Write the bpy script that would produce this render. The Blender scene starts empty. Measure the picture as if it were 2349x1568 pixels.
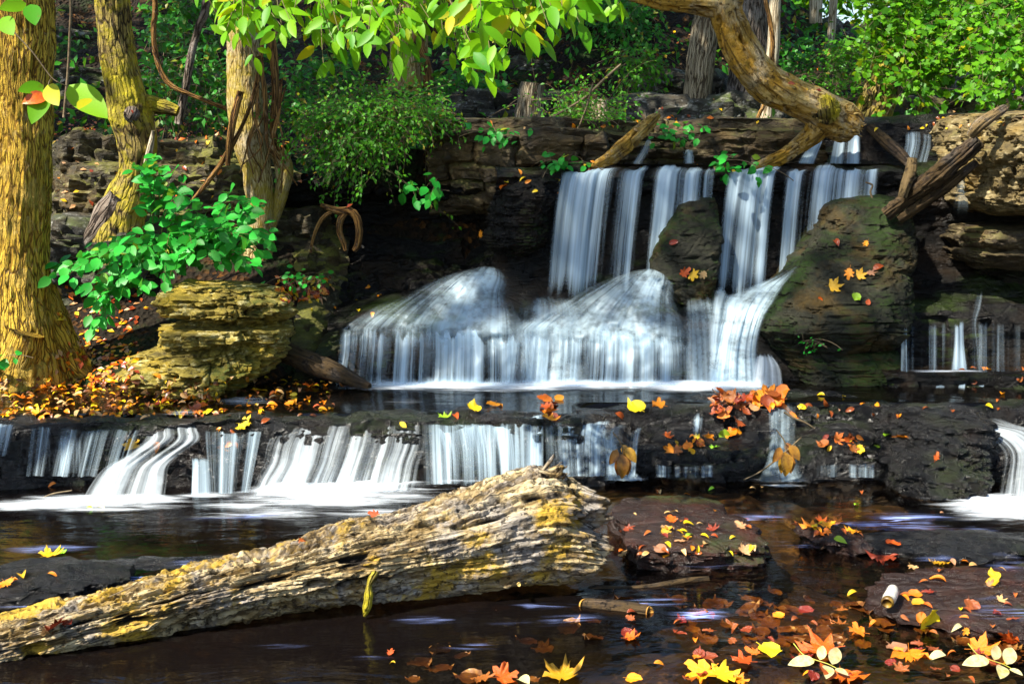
import bpy, math, random
import numpy as np

random.seed(11)
RNG = np.random.default_rng(11)
SC = bpy.context.scene
COL = SC.collection

# ------------------------------------------------------------------ measuring the photograph
# Points were read off the photograph (2348 x 1568) and turned into metres: the camera stands 1.5 m over the pool.
FPX, CX, CY, PITCH, CAMZ = 2766.0, 1174.0, 784.0, math.radians(9.18), 1.5
CP, SP = math.cos(PITCH), math.sin(PITCH)

def ray(dx, dy):
    a, b = (dx - CX) / FPX, (CY - dy) / FPX
    return np.array([a, CP + b * SP, -SP + b * CP])

def at(dx, dy, Y):                       # the point at distance Y in front of the camera
    r = ray(dx, dy)
    p = r * (Y / r[1]); p[2] += CAMZ
    return p

def atz(dx, dy, z):                      # the point on a level surface at height z
    r = ray(dx, dy)
    p = r * ((z - CAMZ) / r[2]); p[2] += CAMZ
    return p

# ------------------------------------------------------------------ noise
def _hash(ix, iy, iz, seed):
    M = np.uint32
    h = (ix.astype(np.int64).astype(M) * M(374761393) + iy.astype(np.int64).astype(M) * M(668265263)
         + iz.astype(np.int64).astype(M) * M(2147483647) + M(seed * 974711 & 0xffffffff))
    h = (h ^ (h >> M(13))) * M(1274126177)
    h = (h ^ (h >> M(16))) * M(2246822519)
    h = h ^ (h >> M(15))
    return h.astype(np.float64) / 2147483647.5 - 1.0

def vn(x, y, z, seed=0):
    x, y, z = np.broadcast_arrays(np.asarray(x, float), np.asarray(y, float), np.asarray(z, float))
    ix, iy, iz = np.floor(x), np.floor(y), np.floor(z)
    fx, fy, fz = x - ix, y - iy, z - iz
    fx, fy, fz = [f * f * f * (f * (f * 6 - 15) + 10) for f in (fx, fy, fz)]
    out = 0
    for a in (0, 1):
        wa = fx if a else 1 - fx
        for b in (0, 1):
            wb = fy if b else 1 - fy
            for c in (0, 1):
                out = out + _hash(ix + a, iy + b, iz + c, seed) * wa * wb * (fz if c else 1 - fz)
    return out

def fbm(x, y, z, seed=0, octv=4, gain=.5):
    t, a, s = 0, 1.0, 0.0
    for o in range(octv):
        t = t + a * vn(x * 2.03 ** o, y * 2.03 ** o, z * 2.03 ** o, seed + o * 13)
        s += a; a *= gain
    return t / s

def sstep(a, b, x):
    t = np.clip((np.asarray(x, float) - a) / (b - a), 0, 1)
    return t * t * (3 - 2 * t)

def strata(u, w, z, seed, thk):
    """limestone courses: every course stands out by its own amount, with a crevice between courses"""
    t = z / thk + .32 * vn(u * 1.1, w * 1.1, 0, seed) + .7 * vn(u * .3, 0, z * 3, seed + 3)
    t = t + .33 * vn(t * .8, 0, 0, seed + 5)
    k = np.floor(t); f = t - k
    off = .55 * vn(u * 3.3 + k * 7.7, w * 2.5, k * 3.1, seed + 7) + .45 * vn(u * 9 + k * 5, w * 7, k * 9.3, seed + 8)
    crev = np.exp(-(f / .13) ** 2) + np.exp(-((1 - f) / .07) ** 2)
    # upright joints break each course into blocks
    s = u / (thk * (3.2 + 1.2 * vn(k * 5.1, 0, 0, seed + 11))) + 7.3 * k + .5 * vn(u * 3, w * 3, k * 2.2, seed + 12)
    b = np.floor(s); g = s - b
    blk = _hash(b, k, b * 0, seed + 13)
    jn = np.exp(-(g / .05) ** 2) + np.exp(-((1 - g) / .05) ** 2)
    act = .30 + .70 * sstep(-.35, .35, vn(u * 1.4, w * 1.4, z * 2.2, seed + 14))
    return (off + .55 * blk - .95 * crev * (.45 + .55 * vn(u * 4, k * 3.3, w * 3, seed + 9)) - .55 * jn) * act

# ------------------------------------------------------------------ objects
def prop(o, label=None, cat=None, group=None, kind=None):
    if label: o['label'] = label
    if cat: o['category'] = cat
    if group: o['group'] = group
    if kind: o['kind'] = kind
    return o

def thing(name, label, cat, loc, group=None):
    o = bpy.data.objects.new(name, None); COL.objects.link(o)
    o.location = tuple(float(v) for v in loc); o.empty_display_size = .05
    return prop(o, label, cat, group)

def mk(name, V, F, mat, parent=None, uv=None, attrs=None, smooth=True, origin=None, mats=None, midx=None):
    V = np.asarray(V, float)
    o0 = np.zeros(3)
    if parent is not None:
        q = parent
        while q is not None:
            o0 = o0 + np.array(q.location); q = q.parent
    elif origin is not None:
        o0 = np.asarray(origin, float)
    me = bpy.data.meshes.new(name)
    F = np.asarray(F, dtype=np.int32)
    me.from_pydata((V - o0).astype(np.float32), [], F)
    if uv is not None:
        lay = me.uv_layers.new(name='UVMap')
        idx = np.empty(len(me.loops), np.int32); me.loops.foreach_get('vertex_index', idx)
        lay.data.foreach_set('uv', np.asarray(uv, np.float32)[idx].ravel())
    for k, a in (attrs or {}).items():
        a = np.asarray(a, np.float32)
        if a.ndim == 1:
            at_ = me.attributes.new(k, 'FLOAT', 'POINT'); at_.data.foreach_set('value', a)
        else:
            at_ = me.attributes.new(k, 'FLOAT_COLOR', 'POINT')
            c = np.ones((len(a), 4), np.float32); c[:, :3] = a
            at_.data.foreach_set('color', c.ravel())
    if smooth:
        me.polygons.foreach_set('use_smooth', np.ones(len(me.polygons), bool))
    for m_ in (mats or [mat]):
        me.materials.append(m_)
    if midx is not None:
        me.polygons.foreach_set('material_index', np.asarray(midx, np.int32))
    me.update()
    ob = bpy.data.objects.new(name, me); COL.objects.link(ob)
    if parent is not None: ob.parent = parent
    elif origin is not None: ob.location = tuple(float(v) for v in o0)
    return ob

def gridF(nu, nv, off=0):
    i = np.arange(nu - 1)[:, None] * nv + np.arange(nv - 1)[None, :]
    return (np.stack([i, i + nv, i + nv + 1, i + 1], -1).reshape(-1, 4)) + off

def resample(P, n, w=None):
    P = np.asarray(P, float)
    d = np.r_[0, np.cumsum(np.linalg.norm(np.diff(P[:, :3], axis=0), axis=1))]
    t = np.linspace(0, d[-1], n)
    return np.stack([np.interp(t, d, P[:, k]) for k in range(P.shape[1])], -1)

def spline(P, n):
    """Catmull-Rom through the points, n samples, even in arc length"""
    P = np.asarray(P, float)
    Q = np.vstack([2 * P[0] - P[1], P, 2 * P[-1] - P[-2]])
    out = []
    for i in range(len(P) - 1):
        p0, p1, p2, p3 = Q[i:i + 4]
        for t in np.linspace(0, 1, 12, endpoint=False):
            out.append(.5 * (2 * p1 + (p2 - p0) * t + (2 * p0 - 5 * p1 + 4 * p2 - p3) * t * t + (3 * p1 - p0 - 3 * p2 + p3) * t ** 3))
    out.append(P[-1])
    return resample(np.array(out), n)

def tube_geo(P, R, ns=12, nl=None, lump=.0, lf=6.0, ridge=0.0, seed=0, flat=1.0, cap=True, disp=None):
    """P centre line, R radii -> V, F, UV (metres round, metres along); the seam lies on the far side"""
    PR = np.column_stack([np.asarray(P, float), np.asarray(R, float)])
    L = np.linalg.norm(np.diff(PR[:, :3], axis=0), axis=1).sum()
    nl = nl or max(6, int(L / .03))
    S = spline(PR, nl); C, r = S[:, :3], np.maximum(S[:, 3], .0008)
    T = np.gradient(C, axis=0); T /= np.linalg.norm(T, axis=1)[:, None] + 1e-12
    b = np.array([0., 1., 0.]); B = np.zeros_like(C)       # b points away from the camera
    for i in range(nl):
        b = b - T[i] * (b @ T[i])
        if np.linalg.norm(b) < 1e-3: b = np.array([1., 0, 0]) - T[i] * T[i][0]
        b = b / np.linalg.norm(b); B[i] = b
    N = np.cross(T, B)
    th = np.linspace(0, 2 * np.pi, ns + 1)
    D = B[:, None, :] * np.cos(th)[None, :, None] + N[:, None, :] * np.sin(th)[None, :, None] * flat
    s = np.r_[0, np.cumsum(np.linalg.norm(np.diff(C, axis=0), axis=1))]
    V0 = C[:, None] + D * r[:, None, None]
    rr = np.ones((nl, ns + 1)) * r[:, None]
    if lump:
        rr = rr * (1 + lump * fbm(V0[..., 0] * lf, V0[..., 1] * lf, V0[..., 2] * lf, seed, 3))
    if ridge:
        a = np.cos(th)[None] * 3.2, np.sin(th)[None] * 3.2
        q = 1 - np.abs(vn(a[0] * 1.6 + 0 * s[:, None], a[1] * 1.6 + 0 * s[:, None], s[:, None] * 5, seed + 2)) * 2
        q2 = 1 - np.abs(vn(a[0] * 3.1 + 0 * s[:, None], a[1] * 3.1, s[:, None] * 9, seed + 4)) * 2
        rr = rr + ridge * (q + .6 * q2)
    if disp is not None:
        rr = rr + disp(V0, th[None, :] + 0 * rr, s[:, None] + 0 * rr, rr)
    rr[:, -1] = rr[:, 0]
    V = C[:, None] + D * rr[..., None]
    UV = np.stack([th[None, :] / (2 * np.pi) * (2 * np.pi * r.mean()) + 0 * rr, s[:, None] + 0 * rr], -1)
    V = V.reshape(-1, 3); UV = UV.reshape(-1, 2)
    F = gridF(nl, ns + 1)[:, ::-1]
    if cap:
        n = len(V)
        V = np.vstack([V, C[0] - T[0] * r[0] * .12, C[-1] + T[-1] * r[-1] * .12]); UV = np.vstack([UV, [0, 0], [0, s[-1]]])
        i = np.arange(ns)
        e = (nl - 1) * (ns + 1)
        F = np.vstack([F, np.stack([i * 0 + n, i, i + 1, i + 1], -1), np.stack([e + i + 1, e + i, i * 0 + n + 1, i * 0 + n + 1], -1)])
    return V, F, UV

def clean_quads(F):
    return [tuple(f) if f[2] != f[3] else tuple(f[:3]) for f in F.tolist()]

def merge(parts):
    V, F, UV, o = [], [], [], 0
    for v, f, u in parts:
        V.append(v); F.append(np.asarray(f) + o); UV.append(u); o += len(v)
    return np.vstack(V), np.vstack(F), np.vstack(UV)

def mkq(name, geo, mat, parent=None, **k):
    V, F, UV = geo
    # triangles were stored as quads with a repeated last corner
    me_o = mk(name, V, np.zeros((0, 4), np.int32), mat, parent, **{x: y for x, y in k.items() if x == 'origin'})
    me = me_o.data
    co = np.empty(len(me.vertices) * 3, np.float32); me.vertices.foreach_get('co', co)
    me.clear_geometry()
    me.from_pydata(co.reshape(-1, 3), [], clean_quads(np.asarray(F)))
    lay = me.uv_layers.new(name='UVMap')
    idx = np.empty(len(me.loops), np.int32); me.loops.foreach_get('vertex_index', idx)
    lay.data.foreach_set('uv', np.asarray(UV, np.float32)[idx].ravel())
    for kk, a in k.get('attrs', {}).items():
        at_ = me.attributes.new(kk, 'FLOAT', 'POINT'); at_.data.foreach_set('value', np.asarray(a, np.float32))
    me.polygons.foreach_set('use_smooth', np.ones(len(me.polygons), bool))
    me.update()
    return me_o

def tube(name, P, R, mat, parent=None, origin=None, **k):
    g = tube_geo(P, R, **k)
    kw = {'origin': origin} if origin is not None else {}
    return mkq(name, g, mat, parent, **kw)

def px_tube(name, pts, Y, mat, parent=None, up=None, **k):
    """pts: (dx, dy, half width in px[, Y]); up: extra world points (dx, dz, factor) beyond the first point"""
    P, R = [], []
    for q in pts:
        y = q[3] if len(q) > 3 else Y
        P.append(at(q[0], q[1], y)); R.append(q[2] * y / FPX)
    for (ddx, ddy, dz, rf) in (up or []):
        p = P[0] + np.array([ddx, ddy, dz]); P.insert(0, p); R.insert(0, R[0] * rf)
    return tube(name, P, R, mat, parent, **k)

def splinters(g, where, n, seed, R0=.012):
    """a torn end: splinters of wood standing out of it"""
    r = np.random.default_rng(seed); out = [g]
    for k in range(n):
        c, d, L = where(r)
        P = np.array([c - d * .02, c + d * L * .5 + r.normal(size=3) * .006, c + d * L])
        out.append(tube_geo(P, np.array([R0 * r.uniform(.6, 1.5), R0 * r.uniform(.5, 1), .002]), ns=7, nl=10, lump=.4, lf=40, seed=int(r.integers(99)), flat=r.uniform(.4, 1)))
    out[1:] = [(v, f, u + np.array([0, 4.0])) for v, f, u in out[1:]]
    return merge(out)

# ------------------------------------------------------------------ rock builders
def ledge(name, profs, mat, du=.022, dv=.016, seed=1, thk=.05, amp=.03, rough=.02, meander=.06, lump=.04, zn=0.0):
    """profs: [(x, [(y, z), ...])] with the same number of points; one weathered sheet of rock through them"""
    xs = np.array([p[0] for p in profs])
    P = np.array([p[1] for p in profs], float)
    L = max(np.linalg.norm(np.diff(p, axis=0), axis=1).sum() for p in P)
    nv = max(8, int(L / dv)); nu = max(8, int((xs[-1] - xs[0]) / du))
    R = np.array([resample(p, nv) for p in P])
    u = np.linspace(xs[0], xs[-1], nu)
    Yg = np.stack([np.interp(u, xs, R[:, j, 0]) for j in range(nv)], 1)
    Zg = np.stack([np.interp(u, xs, R[:, j, 1]) for j in range(nv)], 1)
    ny, nz = -np.gradient(Zg, axis=1), np.gradient(Yg, axis=1)
    l = np.hypot(ny, nz) + 1e-9; ny, nz = ny / l, nz / l
    U = u[:, None] + 0 * Yg
    steep = sstep(.15, .7, np.abs(ny))
    w = Yg
    d = amp * (strata(U, w, Zg, seed, thk) + .45 * strata(U, w, Zg + .3, seed + 200, thk * .42)) * steep
    d = d + lump * fbm(U * 2.2, w * 2.2, Zg * 2.2, seed + 20, 3) * (.25 + .75 * steep)
    d = d + rough * fbm(U * 14, w * 14, Zg * 26, seed + 30, 4) * (.35 + .65 * steep)
    m = meander * fbm(U * 1.3, 0, Zg * 1.5, seed + 40, 3) * (.3 + .7 * steep)
    zz = zn * fbm(U * 5, Yg * 5, 0 * U, seed + 45, 4)
    V = np.stack([U + .02 * vn(U * 20, Yg * 20, Zg * 20, seed + 50), Yg + ny * d + m, Zg + nz * d + zz], -1)
    o = mk(name, V.reshape(-1, 3), gridF(nu, nv), mat)
    o.data.set_sharp_from_angle(angle=math.radians(38))
    return o

def loft(name, rows, mat, parent=None, origin=None, nu=170, dz=.010, seed=1, thk=.05, amp=.03, rough=.018, lump=.05, expo=3.2, pit=.02, zs=1.0, ampv=None):
    """rows (dy, left dx, right dx, front Y, back Y): a boulder from its outline, with its own depth front to back"""
    T = []
    for (dy, l, r, yf, yb) in rows:
        ym = yf + .30 * (yb - yf)
        T.append((at(l, dy, yf)[2], at(l, dy, ym)[0], at(r, dy, ym)[0], yf, yb))
    T = np.array(T)
    for i in range(1, len(T)):
        T[i, 0] = min(T[i, 0], T[i - 1, 0] - .002)
    # along the profile by arc length (height and front distance)
    d = np.r_[0, np.cumsum(np.hypot(np.diff(T[:, 0]), np.diff(T[:, 3])) + .3 * np.abs(np.diff(T[:, 1])))]
    nv = max(8, int(d[-1] / dz)); t = np.linspace(0, d[-1], nv)
    z, xl, xr, yf, yb = [np.interp(t, d, T[:, k]) for k in range(5)]
    th = np.linspace(0, 2 * np.pi, nu, endpoint=False) + np.pi / 2
    c, s = np.cos(th), np.sin(th)
    e = 2 / expo
    sx, sy = np.sign(c) * np.abs(c) ** e, np.sign(s) * np.abs(s) ** e
    X = (xl + xr)[:, None] / 2 + (xr - xl)[:, None] / 2 * sx[None]
    Y = (yf + yb)[:, None] / 2 + (yb - yf)[:, None] / 2 * sy[None]
    Z = z[:, None] + 0 * X
    nx, ny = sx / np.maximum(.2, 1), sy / np.maximum(.2, 1)
    ln = np.hypot(sx, sy); nx, ny = sx / ln, sy / ln
    Pd = strata(X * .8 + Y * .3, Y, Z * zs, seed, thk) + .45 * strata(X * .8 + Y * .3, Y, Z * zs + .3, seed + 200, thk * .42)
    av = np.interp(np.linspace(0, 1, nv), [q[0] for q in ampv], [q[1] for q in ampv])[:, None] if ampv else 1.0
    dsp = amp * av * Pd + lump * fbm(X * 3, Y * 3, Z * 3, seed + 20, 3) + rough * fbm(X * 17, Y * 17, Z * 30, seed + 30, 4)
    dsp = dsp - pit * sstep(.08, .42, fbm(X * 9, Y * 9, Z * 16, seed + 90, 4)) - .5 * pit * sstep(.1, .4, fbm(X * 24, Y * 24, Z * 34, seed + 91, 3))
    size = np.minimum((xr - xl), (yb - yf))[:, None]
    dsp = dsp * np.clip(size / .3, .1, 1)
    V = np.stack([X + nx[None] * dsp, Y + ny[None] * dsp, Z + .012 * fbm(X * 9, Y * 9, Z * 9, seed + 60, 3)], -1)
    # cap the top with shrinking rings
    ring = V[0]; cen = ring.mean(0); caps = []
    for q in (.02, .2, .45, .7, .9):
        rg = cen + (ring - cen) * q
        rg[:, 2] = ring[:, 2] * q + cen[2] * (1 - q) + .02 * (1 - q) + .02 * fbm(rg[:, 0] * 8, rg[:, 1] * 8, 0 * rg[:, 0], seed + 70, 4) * (1 - q * .7)
        caps.append(rg)
    V = np.concatenate([np.array(caps), V], 0)
    n0, n1 = V.shape[:2]
    i = np.arange(n0 - 1)[:, None] * n1; j = np.arange(n1)[None]; jn = (j + 1) % n1
    F = np.stack([i + j, i + jn, i + n1 + jn, i + n1 + j], -1).reshape(-1, 4)[:, ::-1]
    o = mk(name, V.reshape(-1, 3), F, mat, parent, origin=origin)
    o.data.set_sharp_from_angle(angle=math.radians(38))
    return o

# ------------------------------------------------------------------ leaves
def leaf_ovate(w=.5, fold=.10, curl=.12, rows=5):
    V, F = [], []
    for i in range(rows + 1):
        t = i / rows
        ww = w * .5 * (math.sin(math.pi * t ** .8) ** .75 if 0 < t < 1 else .02)
        zc = -curl * (t - .3) ** 2
        V += [(-ww, t, zc + fold * ww * 2), (0, t, zc), (ww, t, zc + fold * ww * 2)]
    for i in range(rows):
        a = i * 3
        for k in (0, 1):
            F += [(a + k, a + k + 1, a + k + 4), (a + k, a + k + 4, a + k + 3)]
    return np.array(V), np.array(F)

def leaf_diamond(w=.5):
    return np.array([(0, 0, 0), (-w / 2, .45, .08), (0, .5, 0), (w / 2, .45, .08), (0, 1, -.1)], float), \
        np.array([(0, 2, 1), (0, 3, 2), (1, 2, 4), (2, 3, 4)])

def leaf_star(radii, curl=.15, seed=0, dish=.10):
    """a lobed leaf: (angle in degrees from the tip, radius) round one side, mirrored"""
    side = [(math.radians(a), r) for a, r in radii]
    ring = side + [(-a, r) for a, r in side[::-1] if 1e-6 < abs(a) < math.pi - 1e-6]
    r_ = random.Random(seed)
    V = [(0, .0, 0)]
    for (a, r) in ring:
        r *= r_.uniform(.92, 1.06)
        x, y = math.sin(a) * r, math.cos(a) * r
        V.append((x, y, dish * (r * r) * r_.uniform(.2, 1.6) - curl * max(0, y) ** 2 * .3 + .04 * math.sin(7 * a)))
    n = len(ring)
    V2 = [tuple(.55 * c for c in v) for v in V[1:]]
    V2 = [(x, y, z * .3) for x, y, z in V2]
    V += V2
    F = []
    for i in range(n):
        j = (i + 1) % n
        F += [(0, 1 + n + j, 1 + n + i), (1 + n + i, 1 + n + j, 1 + j), (1 + n + i, 1 + j, 1 + i)]
    # stalk
    b = len(V)
    V += [(-.012, -.12, .0), (.012, -.12, .0), (.012, -.62, .09), (-.012, -.62, .09), (0, -.12, .03), (0, -.62, .12)]
    F += [(b, b + 1, b + 2), (b, b + 2, b + 3), (b, b + 3, b + 5), (b, b + 5, b + 4), (b + 1, b + 4, b + 5), (b + 1, b + 5, b + 2)]
    return np.array(V, float), np.array(F)

MAPLE = [(0, 1), (9, .80), (14, .82), (22, .52), (30, .60), (38, .70), (46, .78), (52, 1.0), (58, .80), (66, .72), (76, .46), (88, .62),
         (104, .70), (112, .56), (125, .40), (150, .33), (170, .28), (180, .14)]
OAK = [(0, 1), (10, .9), (16, .66), (24, .5), (34, .72), (42, .68), (52, .36), (70, .5), (84, .48), (98, .26), (130, .35), (150, .3), (180, .3)]
ROUND = [(0, 1), (8, .86), (20, .80), (36, .74), (54, .66), (75, .60), (98, .55), (120, .50), (145, .44), (165, .36), (180, .30)]

def scatter_geo(pos, dirv, nrm, size, tmpl):
    tv, tf = tmpl
    pos, dirv, nrm = [np.asarray(a, float) for a in (pos, dirv, nrm)]
    dirv = dirv / (np.linalg.norm(dirv, axis=1)[:, None] + 1e-9)
    X = np.cross(dirv, nrm); X /= np.linalg.norm(X, axis=1)[:, None] + 1e-9
    Nn = np.cross(X, dirv)
    size = np.asarray(size, float)[:, None, None]
    V = pos[:, None] + size * (tv[None, :, 0:1] * X[:, None] + tv[None, :, 1:2] * dirv[:, None] + tv[None, :, 2:3] * Nn[:, None])
    n, m = len(pos), len(tv)
    F = (tf[None] + (np.arange(n) * m)[:, None, None]).reshape(-1, 3)
    return V.reshape(-1, 3), F

def leaves(name, pos, dirv, nrm, size, tmpl, tint, mat, parent=None, **k):
    V, F = scatter_geo(pos, dirv, nrm, size, tmpl)
    t = np.repeat(np.asarray(tint, float), len(tmpl[0]), axis=0)
    return mk(name, V, F, mat, parent, attrs={'tint': t}, **k)

def unit(a):
    a = np.asarray(a, float)
    return a / (np.linalg.norm(a, axis=-1, keepdims=True) + 1e-9)

# ------------------------------------------------------------------ falling water
def sheet(name, rows, mat, cols=None, vcol=None, nu=None, nv=None, seed=0, wob=.012, edge=.06, parent=None, gain=1.0, fade=None, rag=.05, ragb=0.0, lump=0.0):
    """rows: polylines of (dx, dy, Y) from the lip down; cols: (u, density) across; vcol: (v, density) down the fall"""
    W = []
    for r in rows:
        q = np.array([at(*p) for p in r])
        W.append(q)
    wmax = max(np.linalg.norm(np.diff(q, axis=0), axis=1).sum() for q in W)
    nu = nu or max(6, int(wmax / .012))
    G = np.array([resample(q, nu) if len(q) < 3 else spline(q, nu) for q in W])                     # rows x nu
    L = np.linalg.norm(np.diff(G[:, nu // 2], axis=0), axis=1).sum()
    nv = nv or max(8, int(L / .015))
    out = np.array([spline(G[:, j], nv) for j in range(nu)])       # nu x nv x 3
    s = np.concatenate([np.zeros((nu, 1)), np.cumsum(np.linalg.norm(np.diff(out, axis=1), axis=2), 1)], 1)
    uu = np.linspace(0, 1, nu)
    um = uu * wmax
    out[..., 1] += wob * vn(um[:, None] * 26, 0, s * 1.2, seed) + wob * .7 * vn(um[:, None] * 60, 0, s * .8, seed + 1) 
    if lump:
        out[..., 1] += lump * fbm(out[..., 0] * 7, 0 * s, out[..., 2] * 11, seed + 8, 4) * sstep(0, .1, s)
    den = np.ones((nu, nv))
    if cols: den = den * np.interp(uu, [c[0] for c in cols], [c[1] for c in cols])[:, None]
    vv = np.linspace(0, 1, nv)
    if vcol: den = den * np.interp(vv, [c[0] for c in vcol], [c[1] for c in vcol])[None]
    if edge: den = den * (sstep(0, edge, uu) * sstep(0, edge, 1 - uu))[:, None]
    if rag:
        st_ = rag * (.8 + .9 * vn(um * 22, 3.3, 0, seed + 5) + .5 * vn(um * 60, 1.3, 0, seed + 6))[:, None]
        den = den * sstep(st_ - .02, st_ + .07, vv[None])
        out[..., 2] += .010 * vn(um * 9, 0, 0, seed + 7)[:, None] * (1 - vv[None]) ** 2
    if ragb:
        e_ = (1 - ragb * (.9 + .9 * vn(um * 14, 5.1, 0, seed + 9)))[:, None]
        den = den * (1 - .9 * sstep(e_ - .22, e_, vv[None]))
    if fade: den = den * fade(uu[:, None], vv[None])
    UV = np.stack([um[:, None] + 0 * s + seed * 3.7, s], -1)
    return mk(name, out.reshape(-1, 3), gridF(nu, nv), mat, parent, uv=UV.reshape(-1, 2), attrs={'dens': (den * gain).ravel()})
# ------------------------------------------------------------------ materials
class NT:
    def __init__(s, name):
        s.m = bpy.data.materials.new(name); s.m.use_nodes = True
        s.t = s.m.node_tree; s.t.nodes.clear()
        s.out = s.t.nodes.new('ShaderNodeOutputMaterial')
    def n(s, typ, ins=None, **attr):
        nd = s.t.nodes.new('ShaderNode' + typ)
        for k, v in attr.items(): setattr(nd, k, v)
        for k, v in (ins or {}).items():
            i = nd.inputs[k]
            if isinstance(v, bpy.types.NodeSocket): s.t.links.new(v, i)
            else: i.default_value = v
        return nd
    def link(s, a, b): s.t.links.new(a, b)
    def coord(s, kind='Object', scale=(1, 1, 1), loc=(0, 0, 0)):
        tc = s.n('TexCoord')
        mp = s.n('Mapping', {'Vector': tc.outputs[kind], 'Scale': scale, 'Location': loc})
        return mp.outputs[0]
    def noise(s, vec, scale, detail=6, rough=.55, dist=0.0):
        return s.n('TexNoise', {'Vector': vec, 'Scale': scale, 'Detail': detail, 'Roughness': rough, 'Distortion': dist}).outputs['Fac']
    def ramp(s, fac, stops, interp='LINEAR'):
        r = s.n('ValToRGB', {'Fac': fac}); r.color_ramp.interpolation = interp
        e = r.color_ramp.elements
        while len(e) < len(stops): e.new(.5)
        for k, (p, c) in enumerate(stops):
            e[k].position = p
            e[k].color = (c, c, c, 1) if isinstance(c, (int, float)) else (*c, 1)
        return r.outputs[0]
    def mix(s, f, a, b, blend='MIX'):
        m = s.n('Mix', data_type='RGBA', blend_type=blend)
        for v, i in ((f, m.inputs['Factor']), (a, m.inputs[6]), (b, m.inputs[7])):
            if isinstance(v, bpy.types.NodeSocket): s.link(v, i)
            elif isinstance(v, (int, float)): i.default_value = v if i.name == 'Factor' else (v, v, v, 1)
            else: i.default_value = (*v, 1)
        return m.outputs[2]
    def math(s, op, a, b=0.0, c=0.0, clamp=False):
        m = s.n('Math', operation=op, use_clamp=clamp)
        for v, i in zip((a, b, c), m.inputs):
            if isinstance(v, bpy.types.NodeSocket): s.link(v, i)
            else: i.default_value = v
        return m.outputs[0]
    def smooth(s, v, lo, hi):
        return s.n('MapRange', {'Value': v, 'From Min': lo, 'From Max': hi}, interpolation_type='SMOOTHSTEP').outputs[0]
    def bump(s, h, strength=.5, dist=.01, normal=None):
        b = s.n('Bump', {'Height': h, 'Strength': strength, 'Distance': dist})
        if normal is not None: s.link(normal, b.inputs['Normal'])
        return b.outputs[0]
    def done(s, shader):
        s.link(shader, s.out.inputs['Surface']); return s.m

def rock_mat(name, dark, mid, light, moss=(.03, .05, .008), moss_amt=.3, wet=.3, spec=.5, scale=1.0, stretch=2.2, light_amt=.5, bump=.8, moss_up=True, stain=(.16, .09, .012), stain_amt=.35):
    t = NT(name)
    c = t.coord('Object', (1, 1, stretch)); c1 = t.coord('Object')
    big = t.noise(c1, 2.3 * scale, 5, .6)
    mid_n = t.noise(c, 9 * scale, 9, .70, .15)
    fine = t.noise(c, 42 * scale, 8, .75, .1)
    vor = t.n('TexVoronoi', {'Vector': c, 'Scale': 16 * scale, 'Randomness': 1.0}, feature='F1').outputs['Distance']
    crack = t.n('TexVoronoi', {'Vector': c, 'Scale': 5 * scale}, feature='DISTANCE_TO_EDGE').outputs['Distance']
    a = t.ramp(mid_n, [(.34, dark), (.55, mid), (.55 + .3 * (1.25 - light_amt), light)])
    a = t.mix(t.ramp(fine, [(.42, 0.0), (.66, .75)]), a, t.mix(.5, dark, mid))
    st = t.ramp(t.noise(c1, 3.7 * scale, 4, .6), [(.5, 0.0), (.66, stain_amt)])
    a = t.mix(st, a, stain)
    lich = t.math('MULTIPLY', t.ramp(t.noise(c1, 12 * scale, 6, .7), [(.58, 0.0), (.68, 1.0)]), light_amt)
    a = t.mix(lich, a, light)
    g = t.n('NewGeometry').outputs['Normal']
    up = t.n('SeparateXYZ', {'Vector': g}).outputs['Z']
    mm = t.math('ADD', t.math('MULTIPLY', t.smooth(up, -.2, .8), .22 if moss_up else 0), big)
    mk_ = t.smooth(mm, .74 - .3 * moss_amt, .92 - .3 * moss_amt)
    mk_ = t.math('MULTIPLY', mk_, t.ramp(fine, [(.3, .2), (.6, 1.0)]))
    if moss_amt <= 0: mk_ = 0.0
    a = t.mix(mk_, a, t.mix(fine, tuple(.5 * v for v in moss), tuple(1.4 * v for v in moss)))
    h = t.math('ADD', t.math('MULTIPLY', mid_n, 1.0), t.math('MULTIPLY', fine, .55))
    h = t.math('ADD', h, t.math('MULTIPLY', t.smooth(vor, .0, .5), .35))
    h = t.math('ADD', h, t.math('MULTIPLY', t.smooth(crack, 0, .06), .18))
    nrm = t.bump(h, bump, .03)
    rg = t.ramp(t.noise(c1, 9, 5, .7), [(.35, max(.08, wet)), (.7, min(1, wet + .35))])
    p = t.n('BsdfPrincipled', {'Base Color': a, 'Roughness': rg, 'Specular IOR Level': spec, 'Normal': nrm})
    return t.done(p.outputs[0])

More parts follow.
